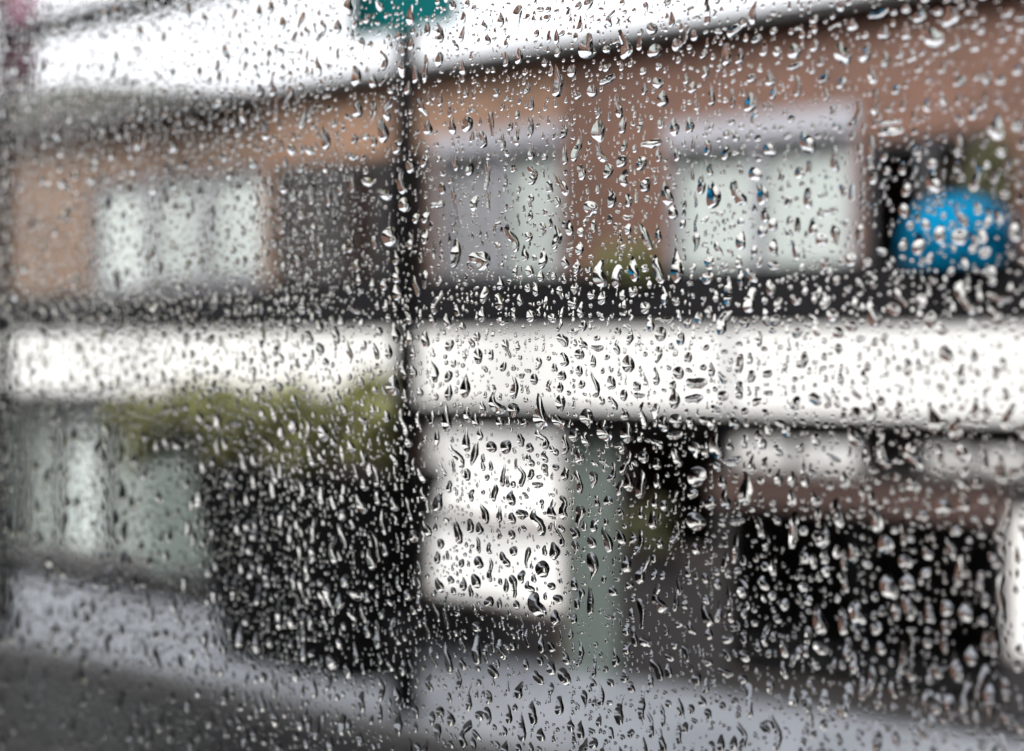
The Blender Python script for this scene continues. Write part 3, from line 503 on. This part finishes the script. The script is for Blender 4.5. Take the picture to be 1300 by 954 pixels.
830 743 842 778 13 s;812 761 816 798 9 i;815 810 821 823 12 c;847 828 852 840 13 o;828 837 842 863 11 c;859 791 864 796 10 o;868 794 865 804 7 o;873 789 882 806 7 c;898 756 893 767 8 c;868 819 874 839 9 i;898 797 902 813 9 t;869 841 879 853 6 c;900 837 899 847 8 o;915 852 929 855 9 h;941 830 951 838 13 o;948 842 946 851 9 o;944 855 943 868 12 o;938 735 947 760 12 c;947 764 946 786 7 c;924 740 928 790 8 t;922 806 929 815 12 c;920 824 926 838 8 c;940 790 950 826 12 c;935 722 937 730 11 o;968 727 974 748 12 t;981 751 979 762 9 t;978 789 972 822 9 b;966 811 968 851 8 s;991 813 997 834 10 t;994 838 997 861 9 t;861 734 862 756 6 c;841 725 842 737 7 t;911 722 912 732 8 t;911 736 911 749 8 t;924 722 925 736 8 t;831 722 830 738 8 t;894 728 896 741 8 o;870 762 869 774 7 c;981 770 983 779 8 o;958 772 958 778 8 o;987 780 990 791 9 t;957 788 958 795 9 o;844 793 846 806 5 c;856 815 858 824 8 c
1003 618 1003 643 13 t;1063 632 1066 673 15 t;1046 662 1045 698 19 t;1034 620 1036 644 12 t;1108 644 1118 676 13 c;1123 678 1124 703 16 t;1199 634 1198 653 19 t;1219 630 1225 651 14 t;1174 650 1167 662 12 c;1083 688 1083 714 12 o;1065 690 1061 711 9 t;1097 709 1103 723 11 o;1049 718 1050 733 13 o;1128 722 1132 761 18 t;1152 731 1152 751 17 o;1084 758 1094 794 18 t;1066 768 1073 806 13 t;1038 768 1044 806 15 t;1040 813 1042 830 18 o;1114 788 1113 806 13 t;1148 752 1157 786 14 t;1226 758 1229 791 18 t;1173 692 1177 711 11 t;1150 706 1150 721 15 t;1181 723 1173 735 9 c;1197 763 1204 783 15 t;1234 818 1232 846 15 t;1188 843 1196 861 14 o;1020 740 1021 753 12 o;1027 756 1027 769 10 o;1258 702 1266 723 11 c;1272 728 1269 791 8 s;1247 748 1250 771 9 t;1262 798 1261 834 9 c;1245 724 1246 736 12 o;1021 698 1021 717 12 t;1177 768 1184 791 9 c;1293 816 1292 831 9 o;1291 839 1293 853 11 o;1020 667 1021 681 13 o;1176 810 1180 823 13 o;1156 848 1157 864 11 t;1250 781 1248 795 11 t;1214 765 1213 780 9 t;1288 742 1289 755 9 o;1290 722 1291 735 8 o;1266 672 1272 688 10 c;1233 655 1240 664 10 o;1256 655 1258 665 11 o;1250 628 1252 640 13 o;1136 668 1136 678 12 o;1155 680 1156 687 10 o;1217 668 1212 682 11 c;1228 682 1231 690 10 o;1183 845 1176 838 9 o;1095 640 1095 650 9 o;1078 630 1078 638 8 o;1135 645 1139 651 11 o;1125 632 1126 640 9 o;1168 737 1170 742 9 o;1115 815 1120 832 10 c;1033 835 1036 850 9 o;1068 838 1070 850 10 o;1120 845 1122 856 9 o
257 16 261 31 7 t;293 38 290 50 4 c;278 76 273 91 6 c;375 39 372 56 6 c;388 33 391 48 7 t;390 61 389 79 4 t;313 60 312 70 6 t;328 106 329 122 10 t;347 91 346 121 9 t;387 131 383 163 9 t;272 127 282 135 8 c;281 18 281 25 5 o;216 33 216 40 5 o;243 66 245 73 6 o;308 13 308 17 5 o;325 405 330 408 9 h;372 414 374 425 8 o;388 422 398 437 7 c;333 445 336 461 6 t;356 448 357 461 8 o;360 469 366 490 6 t;348 480 348 490 6 o;335 488 332 499 9 o;298 489 306 506 7 t;337 510 351 536 6 b;328 518 335 531 6 c;312 528 320 543 7 c;290 537 305 538 6 h;271 523 278 547 7 c;370 533 373 549 10 t;389 528 391 556 6 s;338 556 344 574 6 c;219 514 223 527 6 c;235 425 238 440 7 c;219 440 219 450 6 o;279 428 281 440 6 o;307 447 311 460 6 c;176 425 179 437 6 o;243 412 244 421 8 o;262 404 258 412 8 o;246 410 244 420 8 o;310 455 313 466 6 o
'''
# ------------------------------------------------------------------ raindrops
def regions(px, py):
    if 440 < px < 582 and py < 44: return 'the teal sign'
    if px < 48 and py < 112: return 'the maroon banner'
    if 499 < px < 531: return 'the black lamp post'
    sky = (112-(px-400)*.215) if px > 395 else 118
    if py < sky: return 'the white sky'
    if 1148 < px < 1284 and 240 < py < 344: return 'the blue dome awning'
    if 760 < px < 828 and 316 < py < 354: return 'the yellow green plant'
    if py < 345:
        if 116 < px < 332 and py > 222: return 'the left upstairs window'
        if 346 < px < 549 and py > 202: return 'the dark curtained upstairs window'
        if 553 < px < 714 and py > 166: return 'the grey upstairs window'
        if 849 < px < 1085 and py > 148: return 'the pale upstairs window'
        if 1094 < px < 1264 and py > 170: return 'the dark upstairs window'
        return 'the tan brick wall' if px < 712 else 'the red brown brick wall'
    if py < 416: return 'the dark slate strip'
    if 168 < px < 500 and 484 < py < 600: return 'the olive bush'
    if py < 522: return 'the white fascia'
    if 215 < px < 505 and py > 596: return 'the black planter tub'
    if py > 862: return 'the wet road'
    if px < 215: return 'the left shop window'
    if 540 < px < 720 and py < 770: return 'the white lit shop window'
    if px < 540: return 'the dark brick shopfront'
    if px < 786 and py < 780: return 'the sage pilaster'
    if px < 920: return 'the dark grey shopfront'
    if py < 605: return 'the white shop transoms'
    if py < 655: return 'the dark brick band'
    if px > 1276: return 'the white shop window'
    return 'the black shop window'
def jac(px, py):                     # local scale: metres of glass per pixel, across and up
    a, b = at(px-1, py, GY), at(px+1, py, GY); c = at(px, py+1, GY)
    return (b.x-a.x)/2, at(px, py, GY).z-c.z
TILT = 10.5
class Field:
    """outline of one drop (union of tapered strokes) and the height of its water surface"""
    def __init__(self, strokes, cell, seed, alpha, jitter=.13):
        self.cell = cell
        P = np.concatenate([s for s in strokes]); m = 2.5*cell+P[:, 2].max()*1.15
        self.x0, self.z0 = P[:, 0].min()-m, P[:, 1].min()-m
        nx = int((P[:, 0].max()+m-self.x0)/cell)+2; nz = int((P[:, 1].max()+m-self.z0)/cell)+2
        X, Z = np.meshgrid(self.x0+np.arange(nx)*cell, self.z0+np.arange(nz)*cell)
        F = np.full(X.shape, 9.0); rmax = P[:, 2].max()
        k = rmax*.45
        for s in strokes:
            for (ax_, az_, ar), (bx_, bz_, br) in zip(s, s[1:]):
                dx, dz = bx_-ax_, bz_-az_; L2 = dx*dx+dz*dz+1e-18
                t = np.clip(((X-ax_)*dx+(Z-az_)*dz)/L2, 0, 1)
                d = np.hypot(X-ax_-t*dx, Z-az_-t*dz)-(ar+(br-ar)*t)
                h = np.clip(.5+.5*(F-d)/k, 0, 1)
                F = F*(1-h)+d*h-k*h*(1-h)*.5
        r = np.random.default_rng(seed)
        w = np.zeros_like(F)
        for f, a in ((.55, .5), (1.0, .35), (1.9, .18)):
            for _ in range(2):
                th = r.uniform(0, 2*np.pi)
                w += a*np.sin((X*np.cos(th)+Z*np.sin(th))*f/rmax*1.6+r.uniform(0, 6.28))
        F = F+jitter*rmax*w
        F[0, :] = F[-1, :] = 1; F[:, 0] = F[:, -1] = 1
        self.F = F; inside = F < 0
        self.inside = inside
        if inside.sum() < 6: self.ok = False; return
        self.ok = True
        # water surface: membrane under pressure that grows towards the bottom (gravity)
        zz = Z[inside]; zlo, zhi = zz.min(), zz.max()
        src = 1+1.05*(1-2*(Z-zlo)/max(zhi-zlo, 1e-9)); src = np.clip(src, .12, 2.0)*inside
        u = np.zeros_like(F); om = 2/(1+math.sin(math.pi/max(4, 2*rmax/cell)))
        jj, ii = np.indices(F.shape); rhs = src*cell*cell
        ks = [np.nonzero(inside & ((jj+ii) % 2 == c)) for c in (0, 1)]      # red-black over-relaxation
        rs = [rhs[k] for k in ks]
        for _ in range(int(14+2.2*2*rmax/cell)):
            for (a, b), q in zip(ks, rs):
                u[a, b] += om*(.25*(u[a-1, b]+u[a+1, b]+u[a, b-1]+u[a, b+1]+q)-u[a, b])
        u = np.maximum(u, 0)
        Rf = 2*math.sqrt(max(u.max(), 1e-18)); c = Rf/math.tan(alpha)
        H = np.sqrt(4*u+c*c)-c
        # contact angle: steep at the advancing lower edge, shallow at the receding upper edge
        D = np.maximum(-F, 0); zr_ = np.clip((Z-(zlo+zhi)/2)/max((zhi-zlo)/2, 1e-9), -1, 1)
        ramp = D*np.tan(R(36)-R(TILT)*zr_)
        k = .30*rmax; t = np.clip(.5+.5*(H-ramp)/k, 0, 1)
        H2 = H*(1-t)+ramp*t-np.minimum(k*t*(1-t), .25*ramp)
        H2 = np.maximum(H2, 0)*inside; core = D > 1.3*cell
        for _ in range(3):
            b = H2.copy()
            b[1:-1, 1:-1] = (H2[1:-1, 1:-1]*4+2*(H2[:-2, 1:-1]+H2[2:, 1:-1]+H2[1:-1, :-2]+H2[1:-1, 2:])+H2[:-2, :-2]+H2[2:, 2:]+H2[:-2, 2:]+H2[2:, :-2])/16
            H2 = np.where(core, b, H2)
        self.H = H2
def drop_mesh(fd):
    """marching squares over the outline: returns verts (x, h, z), faces"""
    F = fd.F; H = fd.H; nz, nx = F.shape; cs = fd.cell
    near = np.abs(F) < .30*cs                       # grid points close to the outline are moved onto it
    gz, gx = np.gradient(F, cs)
    g2 = gx*gx+gz*gz+1e-9
    sx = np.where(near, -F*gx/g2, 0); sz = np.where(near, -F*gz/g2, 0)
    lim = .45*cs; sx = np.clip(sx, -lim, lim); sz = np.clip(sz, -lim, lim)
    sgn = np.where(near, 0, np.sign(F)).astype(int)  # -1 inside, 0 on, 1 outside
    verts, key = [], {}
    def gv(j, i):
        k = (j, i)
        if k not in key:
            key[k] = len(verts)
            on = sgn[j, i] == 0
            verts.append((fd.x0+i*cs+sx[j, i], 0.0 if on else H[j, i], fd.z0+j*cs+sz[j, i]))
        return key[k]
    def ev(a, b):
        if b < a: a, b = b, a
        k = (a, b)
        if k not in key:
            key[k] = len(verts)
            fa, fb = F[a], F[b]; t = fa/(fa-fb)
            verts.append((fd.x0+(a[1]+t*(b[1]-a[1]))*cs, 0.0, fd.z0+(a[0]+t*(b[0]-a[0]))*cs))
        return key[k]
    faces = []
    js, is_ = np.nonzero((sgn[:-1, :-1] < 0) | (sgn[:-1, 1:] < 0) | (sgn[1:, :-1] < 0) | (sgn[1:, 1:] < 0))
    for j, i in zip(js.tolist(), is_.tolist()):
        c = [(j, i), (j, i+1), (j+1, i+1), (j+1, i)]
        tris = ((0, 1, 2), (0, 2, 3)) if (i+j) % 2 == 0 else ((0, 1, 3), (1, 2, 3))
        for tr in tris:
            p = [c[t] for t in tr]; s = [sgn[q] for q in p]
            if max(s) <= 0:
                if min(s) < 0: faces.append([gv(*q) for q in p])
                continue
            if min(s) >= 0: continue
            poly = []
            for a in range(3):
                q, q2 = p[a], p[(a+1) % 3]; sa, sb = s[a], s[(a+1) % 3]
                if sa <= 0: poly.append(gv(*q))
                if sa*sb < 0: poly.append(ev(q, q2))
            if len(poly) >= 3: faces.append(poly)
    return verts, faces
def finish(verts, faces):
    """add the flat back lying against the glass; orient outwards (+y is outdoors)"""
    V = np.array(verts, dtype=np.float64); n = len(V)
    B = V.copy(); B[:, 1] = 0
    front = [tuple(f[::-1]) for f in faces]          # seen from +y
    back = [tuple(i+n for i in f) for f in faces]
    return np.vstack([V, B]), front+back
GAP = 3e-5
def strokes_for(x0, y0, x1, y1, w, k, seed):
    """photo-space stroke -> glass-space strokes [(x, z, r)]"""
    r = random.Random(seed)
    xm, ym = (x0+x1)/2, (y0+y1)/2
    jx, jz = jac(xm, ym); P = at(xm, ym, GY)
    def g(x, y, rad): return (P.x+(x-xm)*jx, P.z-(y-ym)*jz, max(rad*jx, 1.2e-4))
    h = w/2
    def line(fs, rs, wig=0.0, bow=0.0):
        L = math.hypot(x1-x0, y1-y0) or 1; ux, uy = (x1-x0)/L, (y1-y0)/L; nx_, ny_ = -uy, ux
        ph = r.uniform(0, 6.28); out = []
        e0, e1 = rs[0]*h, rs[-1]*h; Li = max(L-e0-e1, .1)
        for f, rr in zip(fs, rs):
            d = e0+Li*f; o = wig*h*math.sin(ph+f*5.2)+bow*h*math.sin(math.pi*f)
            out.append(g(x0+ux*d+nx_*o, y0+uy*d+ny_*o, rr*h))
        return np.array(out)
    F = [i/7 for i in range(8)]
    if k == 't': return [line(F, [.22, .36, .52, .68, .84, .96, 1, .9], .16, r.uniform(-.35, .35))]
    if k == 'i': return [line(F, [.8, 1, .95, .8, .62, .5, .42, .36], .2, r.uniform(-.35, .35))]
    if k == 'd': return [line(F, [.35, .65, .9, 1, 1, .85, .62, .4], .05)]
    if k == 'c': return [line(F, [.45, .75, .85, r.uniform(.6, 1), r.uniform(.7, 1), 1, .98, .8], .3, r.uniform(-.35, .35))]
    if k == 's': return [line(F, [.45, .6, .62, .7, .72, .8, .9, .85], .65)]
    if k == 'b': return [line(F, [.5, .6, .7, .75, .8, .85, .85, .7], .12, r.choice((-.9, .9)))]
    if k == 'o':
        L = max(y1-y0, w*.8)
        if r.random() < .35: return [line([0, .5, 1], [.8, .95, .95], .1)]
        s_ = r.choice((-1, 1))
        return [np.array([g(x0-s_*h*.25, y0+h*.7, h*.55), g(xm, ym, h*.75), g(x1+s_*h*.12, y1-h*.8, h*.85)]),
                np.array([g(xm+s_*h*r.uniform(.2, .5), ym-h*.1, h*.5), g(xm, y1-h*.8, h*.7)])]
    if k == 'h':
        return [np.array([g(x0+(x1-x0)*f, y0+(y1-y0)*f+h*.3*math.sin(math.pi*f), h*q) for f, q in ((.06, .7), (.3, .9), (.6, 1), (.95, .75))])]
    if k == 'y':
        a = [g(x0+(x1-x0)*f, y0+(y1-y0)*f, h*q) for f, q in ((0, .38), (.3, .42), (.6, .5), (1, .6))]
        xj, yj = x0+(x1-x0)*.55, y0+(y1-y0)*.55
        b = [g(xj+(w*.9)*(1-f)*.8, yj-(yj-y0)*(1-f)*.95, h*q) for f, q in ((0, .45), (.5, .36), (1, .42))]
        return [np.array(a), np.array(b)]
    raise ValueError(k)
OX0, OX1, OZ0, OZ1, OC = -.375, .045, 2.83, 3.16, 1.6e-4
occ = np.zeros((int((OZ1-OZ0)/OC), int((OX1-OX0)/OC)), bool)
def occ_cells(fd):
    j, i = np.nonzero(fd.F < .6*fd.cell)
    I = ((fd.x0+i*fd.cell-OX0)/OC).astype(int); J = ((fd.z0+j*fd.cell-OZ0)/OC).astype(int)
    k = (I >= 1) & (J >= 1) & (I < occ.shape[1]-1) & (J < occ.shape[0]-1)
    return J[k], I[k]
def mark(J, I):
    for a in (0, 1):
        for b in (0, 1): occ[J+a, I+b] = True
traced = []
for ln in DROPS.replace('\n', ';').split(';'):
    q = ln.split()
    if len(q) == 6: traced.append((*map(float, q[:5]), q[5]))
# plain fill of middle-sized drops where the photograph is too blurred to follow single ones
extra = []
for _ in range(3600):
    px = random.uniform(-30, 1330); py = random.uniform(-20, 975)
    if px > 400 and py < 860 and random.random() > (.2 if py < 540 else .42): continue
    s = .66+.0005*px
    w = random.uniform(6, 10.5)*s; L = w*random.choice((1.05, 1.3, 1.8, 2.4, 3.0) if py < 540 else (1.4, 2.2, 3.0, 3.6, 4.2))*random.uniform(.9, 1.2)
    extra.append((px+random.gauss(0, .15*L), py-L/2, px, py+L/2, w, random.choice('tttcosdi' if L > 1.4*w else 'ooh' if random.random() < .3 else 'oot')))
made = []
for n, d in enumerate(traced+extra):
    x0, y0, x1, y1, w, k = d
    if k == 'h' and x1-x0 < 1: x1 = x0+w*1.3
    for shrink in (1.0, .86, .74):
        try: st = strokes_for(x0, y0, x1, y1, w*shrink*(1.04), k, n)
        except ValueError: break
        rm = max(s[:, 2].max() for s in st)
        fd = Field(st, rm/6.5 if n < len(traced) else rm/5.5, n, R(random.uniform(58, 76)), random.uniform(.14, .30))
        if not fd.ok: break
        J, I = occ_cells(fd)
        if len(J) == 0: break
        ov = occ[J, I].mean()
        if ov < .03:
            mark(J, I); made.append((fd.inside.sum()*fd.cell**2*1e6/jac((x0+x1)/2, 400)[0]**2, d, fd, n < len(traced))); break
def in_view(d):
    xm, ym = (d[0]+d[2])/2, (d[1]+d[3])/2
    return 4 < xm < 1296 and 6 < ym < 945
order = sorted([m for m in made if in_view(m[1])], key=lambda m: -m[0])
single = order[:300]; ids = {id(m) for m in single}
rest = [m for m in made if id(m) not in ids]
# --- the 300 drops that show largest
SHAPE = dict(t='teardrop', i='top heavy', d='diamond shaped', c='straight', s='wavy', b='bowed', o='rounded', h='flat wide', y='forked')
def describe(m):
    x0, y0, x1, y1, w, k = m[1]
    L = abs(y1-y0)
    size = 'big' if m[0] > order[60][0] else 'medium' if m[0] > order[170][0] else 'small'
    sh = SHAPE[k]
    if k in 'tcisb':
        if L > 2.7*w: sh = 'long '+sh
        elif L < 1.6*w: sh = 'squat '+sh
        if x1-x0 > .22*L+1: sh += ' leaning left'
        elif x1-x0 < -.22*L-1: sh += ' leaning right'
    return size, sh, regions((x0+x1)/2, (y0+y1)/2)
groups = {}
for m in single: groups.setdefault(describe(m), []).append(m)
ORD = ['', 'first', 'second', 'third', 'fourth', 'fifth', 'sixth', 'seventh', 'eighth', 'ninth', 'tenth', 'eleventh', 'twelfth']
drop_count = 0
for key_, ms in groups.items():
    size, sh, reg = key_
    ms.sort(key=lambda m: m[1][2])
    for i, m in enumerate(ms):
        if len(ms) == 1: tail = ''
        elif len(ms) == 2: tail = (', the left one', ', the right one')[i]
        else: tail = ', '+ORD[i+1]+' from left'
        base = sh.split(' leaning')[0]; lean = (' leaning'+sh.split(' leaning')[1]) if ' leaning' in sh else ''
        label = f'{size} {base} raindrop{lean} over {reg}{tail}'
        V, Fc = finish(*drop_mesh(m[2]))
        cx, cz = V[:, 0].mean(), V[:, 2].min()
        V = V-np.array((cx, -GAP, cz)); V[:, 1] += 0
        V[:, 1] -= 2*GAP-GAP
        me = bpy.data.meshes.new('raindrop'); me.from_pydata(V.tolist(), [], Fc); me.materials.append(M['water'])
        me.polygons.foreach_set('use_smooth', [True]*len(me.polygons)); me.update()
        o = bpy.data.objects.new('raindrop', me); col.objects.link(o); o.location = (cx, GY+GAP, cz)
        tag(o, label, 'raindrop', 'raindrops on the window glass'); drop_count += 1
# --- all smaller ones: one sheet of countless droplets
VV, TT = [], []; nv_ = 0
def add_np(V, faces):
    global nv_
    for f in faces:
        for a in range(1, len(f)-1): TT.append((f[0]+nv_, f[a]+nv_, f[a+1]+nv_))
    VV.append(V); nv_ += len(V)
for m in rest:
    V, Fc = finish(*drop_mesh(m[2])); V[:, 1] += GY+GAP; add_np(V, Fc)
tmpl = []
for q in range(42):
    st = random.choice((
        [np.array([(0, 0, 1.0), (0, random.uniform(.05, .5), .9)])],
        [np.array([(0, 0, 1.0), (random.uniform(-.3, .3), .9, .75), (random.uniform(-.3, .3), 1.7, .5)])],
        [np.array([(0, 0, 1.0), (random.uniform(-.5, .5), 1.3, .6), (random.uniform(-.6, .6), 2.4, .35)])],
        [np.array([(-.5, .2, .7), (.5, -.1, .85)])],
        [np.array([(0, 0, .9), (random.uniform(-.5, .5), 1.6, .6), (random.uniform(-.8, .8), 3.2, .4)])],
        [np.array([(0, 0, 1.0), (.1, .05, .98)])]))
    fd = Field(st, .34 if q < 26 else .46, 900+q, R(random.uniform(56, 74)), random.uniform(.1, .32))
    V, Fc = finish(*drop_mesh(fd)); tri = []
    for f in Fc:
        for a in range(1, len(f)-1): tri.append((f[0], f[a], f[a+1]))
    tmpl.append((V, np.array(tri)))
# columns where earlier drops ran down leave chains of beads
cols = np.sort(rng.uniform(OX0, OX1, 95))
TRI = []
def place(x, z, r):
    global nv_
    i, j = int((x-OX0)/OC), int((z-OZ0)/OC); k = max(1, int(1.08*r/OC)); kz = max(1, int(1.45*r/OC))
    if i-k < 0 or j-k < 0 or i+k >= occ.shape[1] or j+kz >= occ.shape[0]: return
    if occ[j-k:j+kz+1, i-k:i+k+1].any(): return
    occ[j-k:j+kz+1, i-k:i+k+1] = True
    V, T = tmpl[random.randrange(26) if r > .28e-3 else random.randrange(26, 42)]
    W = V*r; W = W*np.array((random.choice((-1, 1)), 1, random.uniform(.85, 1.25)))
    flip = W[0, 0]*V[0, 0] < 0
    W = W+np.array((x, GY+GAP, z)); VV.append(W)
    TRI.append((T[:, ::-1] if flip else T)+nv_); nv_ += len(W)
def size_():
    q = random.random()
    if q < .09: return random.uniform(.55e-3, .80e-3)
    if q < .48: return random.uniform(.30e-3, .55e-3)
    return random.uniform(.16e-3, .30e-3)
cand = []
for _ in range(60000):
    x = random.uniform(OX0, OX1)
    cand.append((x, random.uniform(OZ0, OZ1), size_()))
    if x < ax(430, GY) and random.random() < .5: cand.append((random.uniform(OX0, ax(430, GY)), random.uniform(OZ0, OZ1), random.uniform(.3e-3, .75e-3)))
for x in cols:
    z = OZ0; st = random.uniform(1.3e-3, 2.6e-3)
    a, b = sorted((random.uniform(OZ0, OZ1), random.uniform(OZ0, OZ1)))
    while z < OZ1:
        z += st*random.uniform(.6, 1.5)
        if a-.05 < z < b+.05: cand.append((x+random.gauss(0, .15e-3), z, random.uniform(.2e-3, .5e-3)))
cand.sort(key=lambda c: -c[2])
for c in cand: place(*c)
me = bpy.data.meshes.new('raindrops')
V = np.vstack(VV).astype(np.float32); org = np.array((-.2, GY, 3.0), np.float32); V = V-org
T = np.vstack([np.array(TT, np.int32)]+[t.astype(np.int32) for t in TRI])
me.vertices.add(len(V)); me.vertices.foreach_set('co', V.ravel())
me.loops.add(T.size); me.loops.foreach_set('vertex_index', T.ravel())
me.polygons.add(len(T)); me.polygons.foreach_set('loop_start', np.arange(0, T.size, 3, dtype=np.int32))
me.polygons.foreach_set('use_smooth', np.ones(len(T), bool))
me.materials.append(M['water']); me.update(calc_edges=True); me.validate()
o = bpy.data.objects.new('raindrops', me); col.objects.link(o); o.location = org.tolist()
tag(o, 'countless small rain droplets scattered all over the window glass', 'raindrops', kind='stuff')
print('DROPS', len(traced), 'of them kept', sum(m[3] for m in made), 'made', len(made), 'single', drop_count, 'beads', len(TRI), 'tris', len(T))

# ------------------------------------------------------------------ light
w = bpy.data.worlds.new('World'); scene.world = w; w.use_nodes = True
nt = w.node_tree; nt.nodes.clear()
SUN_EL, SUN_AZ = R(52), R(200)
sky = N(nt, 'ShaderNodeTexSky', sky_type='NISHITA'); sky.sun_disc = False
sky.sun_elevation = SUN_EL; sky.sun_rotation = SUN_AZ; sky.dust_density = 4.0; sky.air_density = 1.0
hs_ = N(nt, 'ShaderNodeHueSaturation'); hs_.inputs['Saturation'].default_value = .12
bg = N(nt, 'ShaderNodeBackground'); bg.inputs['Strength'].default_value = .15
wo = N(nt, 'ShaderNodeOutputWorld')
nt.links.new(sky.outputs[0], hs_.inputs['Color']); nt.links.new(hs_.outputs[0], bg.inputs['Color']); nt.links.new(bg.outputs[0], wo.inputs['Surface'])
sl = bpy.data.lights.new('sun', 'SUN'); sl.energy = .7; sl.angle = R(25); sl.color = (1, .97, .93)
so = bpy.data.objects.new('sun', sl); col.objects.link(so)
d = Vector((math.sin(SUN_AZ)*math.cos(SUN_EL), math.cos(SUN_AZ)*math.cos(SUN_EL), math.sin(SUN_EL)))
so.rotation_euler = d.to_track_quat('Z', 'Y').to_euler(); so.location = d*30

# ------------------------------------------------------------------ camera and render settings
cd = bpy.data.cameras.new('camera'); cam = bpy.data.objects.new('camera', cd); col.objects.link(cam)
cam.location = (0, 0, EYE); cam.rotation_euler = (R(90), 0, YAW)
cd.sensor_width = 36; cd.lens = 35; cd.shift_y = -(477-PY0)/1300
cd.clip_start = .01; cd.clip_end = 1000
cd.dof.use_dof = True; cd.dof.focus_distance = .234; cd.dof.aperture_fstop = 5.3
scene.camera = cam
vs = scene.view_settings; vs.view_transform = 'Standard'; vs.look = 'None'; vs.gamma = 1; vs.use_curve_mapping = False
vs.exposure = 1.65
cy = scene.cycles
cy.max_bounces = 12; cy.transmission_bounces = 10; cy.glossy_bounces = 4; cy.diffuse_bounces = 2; cy.transparent_max_bounces = 12
cy.caustics_reflective = False; cy.caustics_refractive = True
cy.sample_clamp_indirect = 6; cy.use_denoising = True
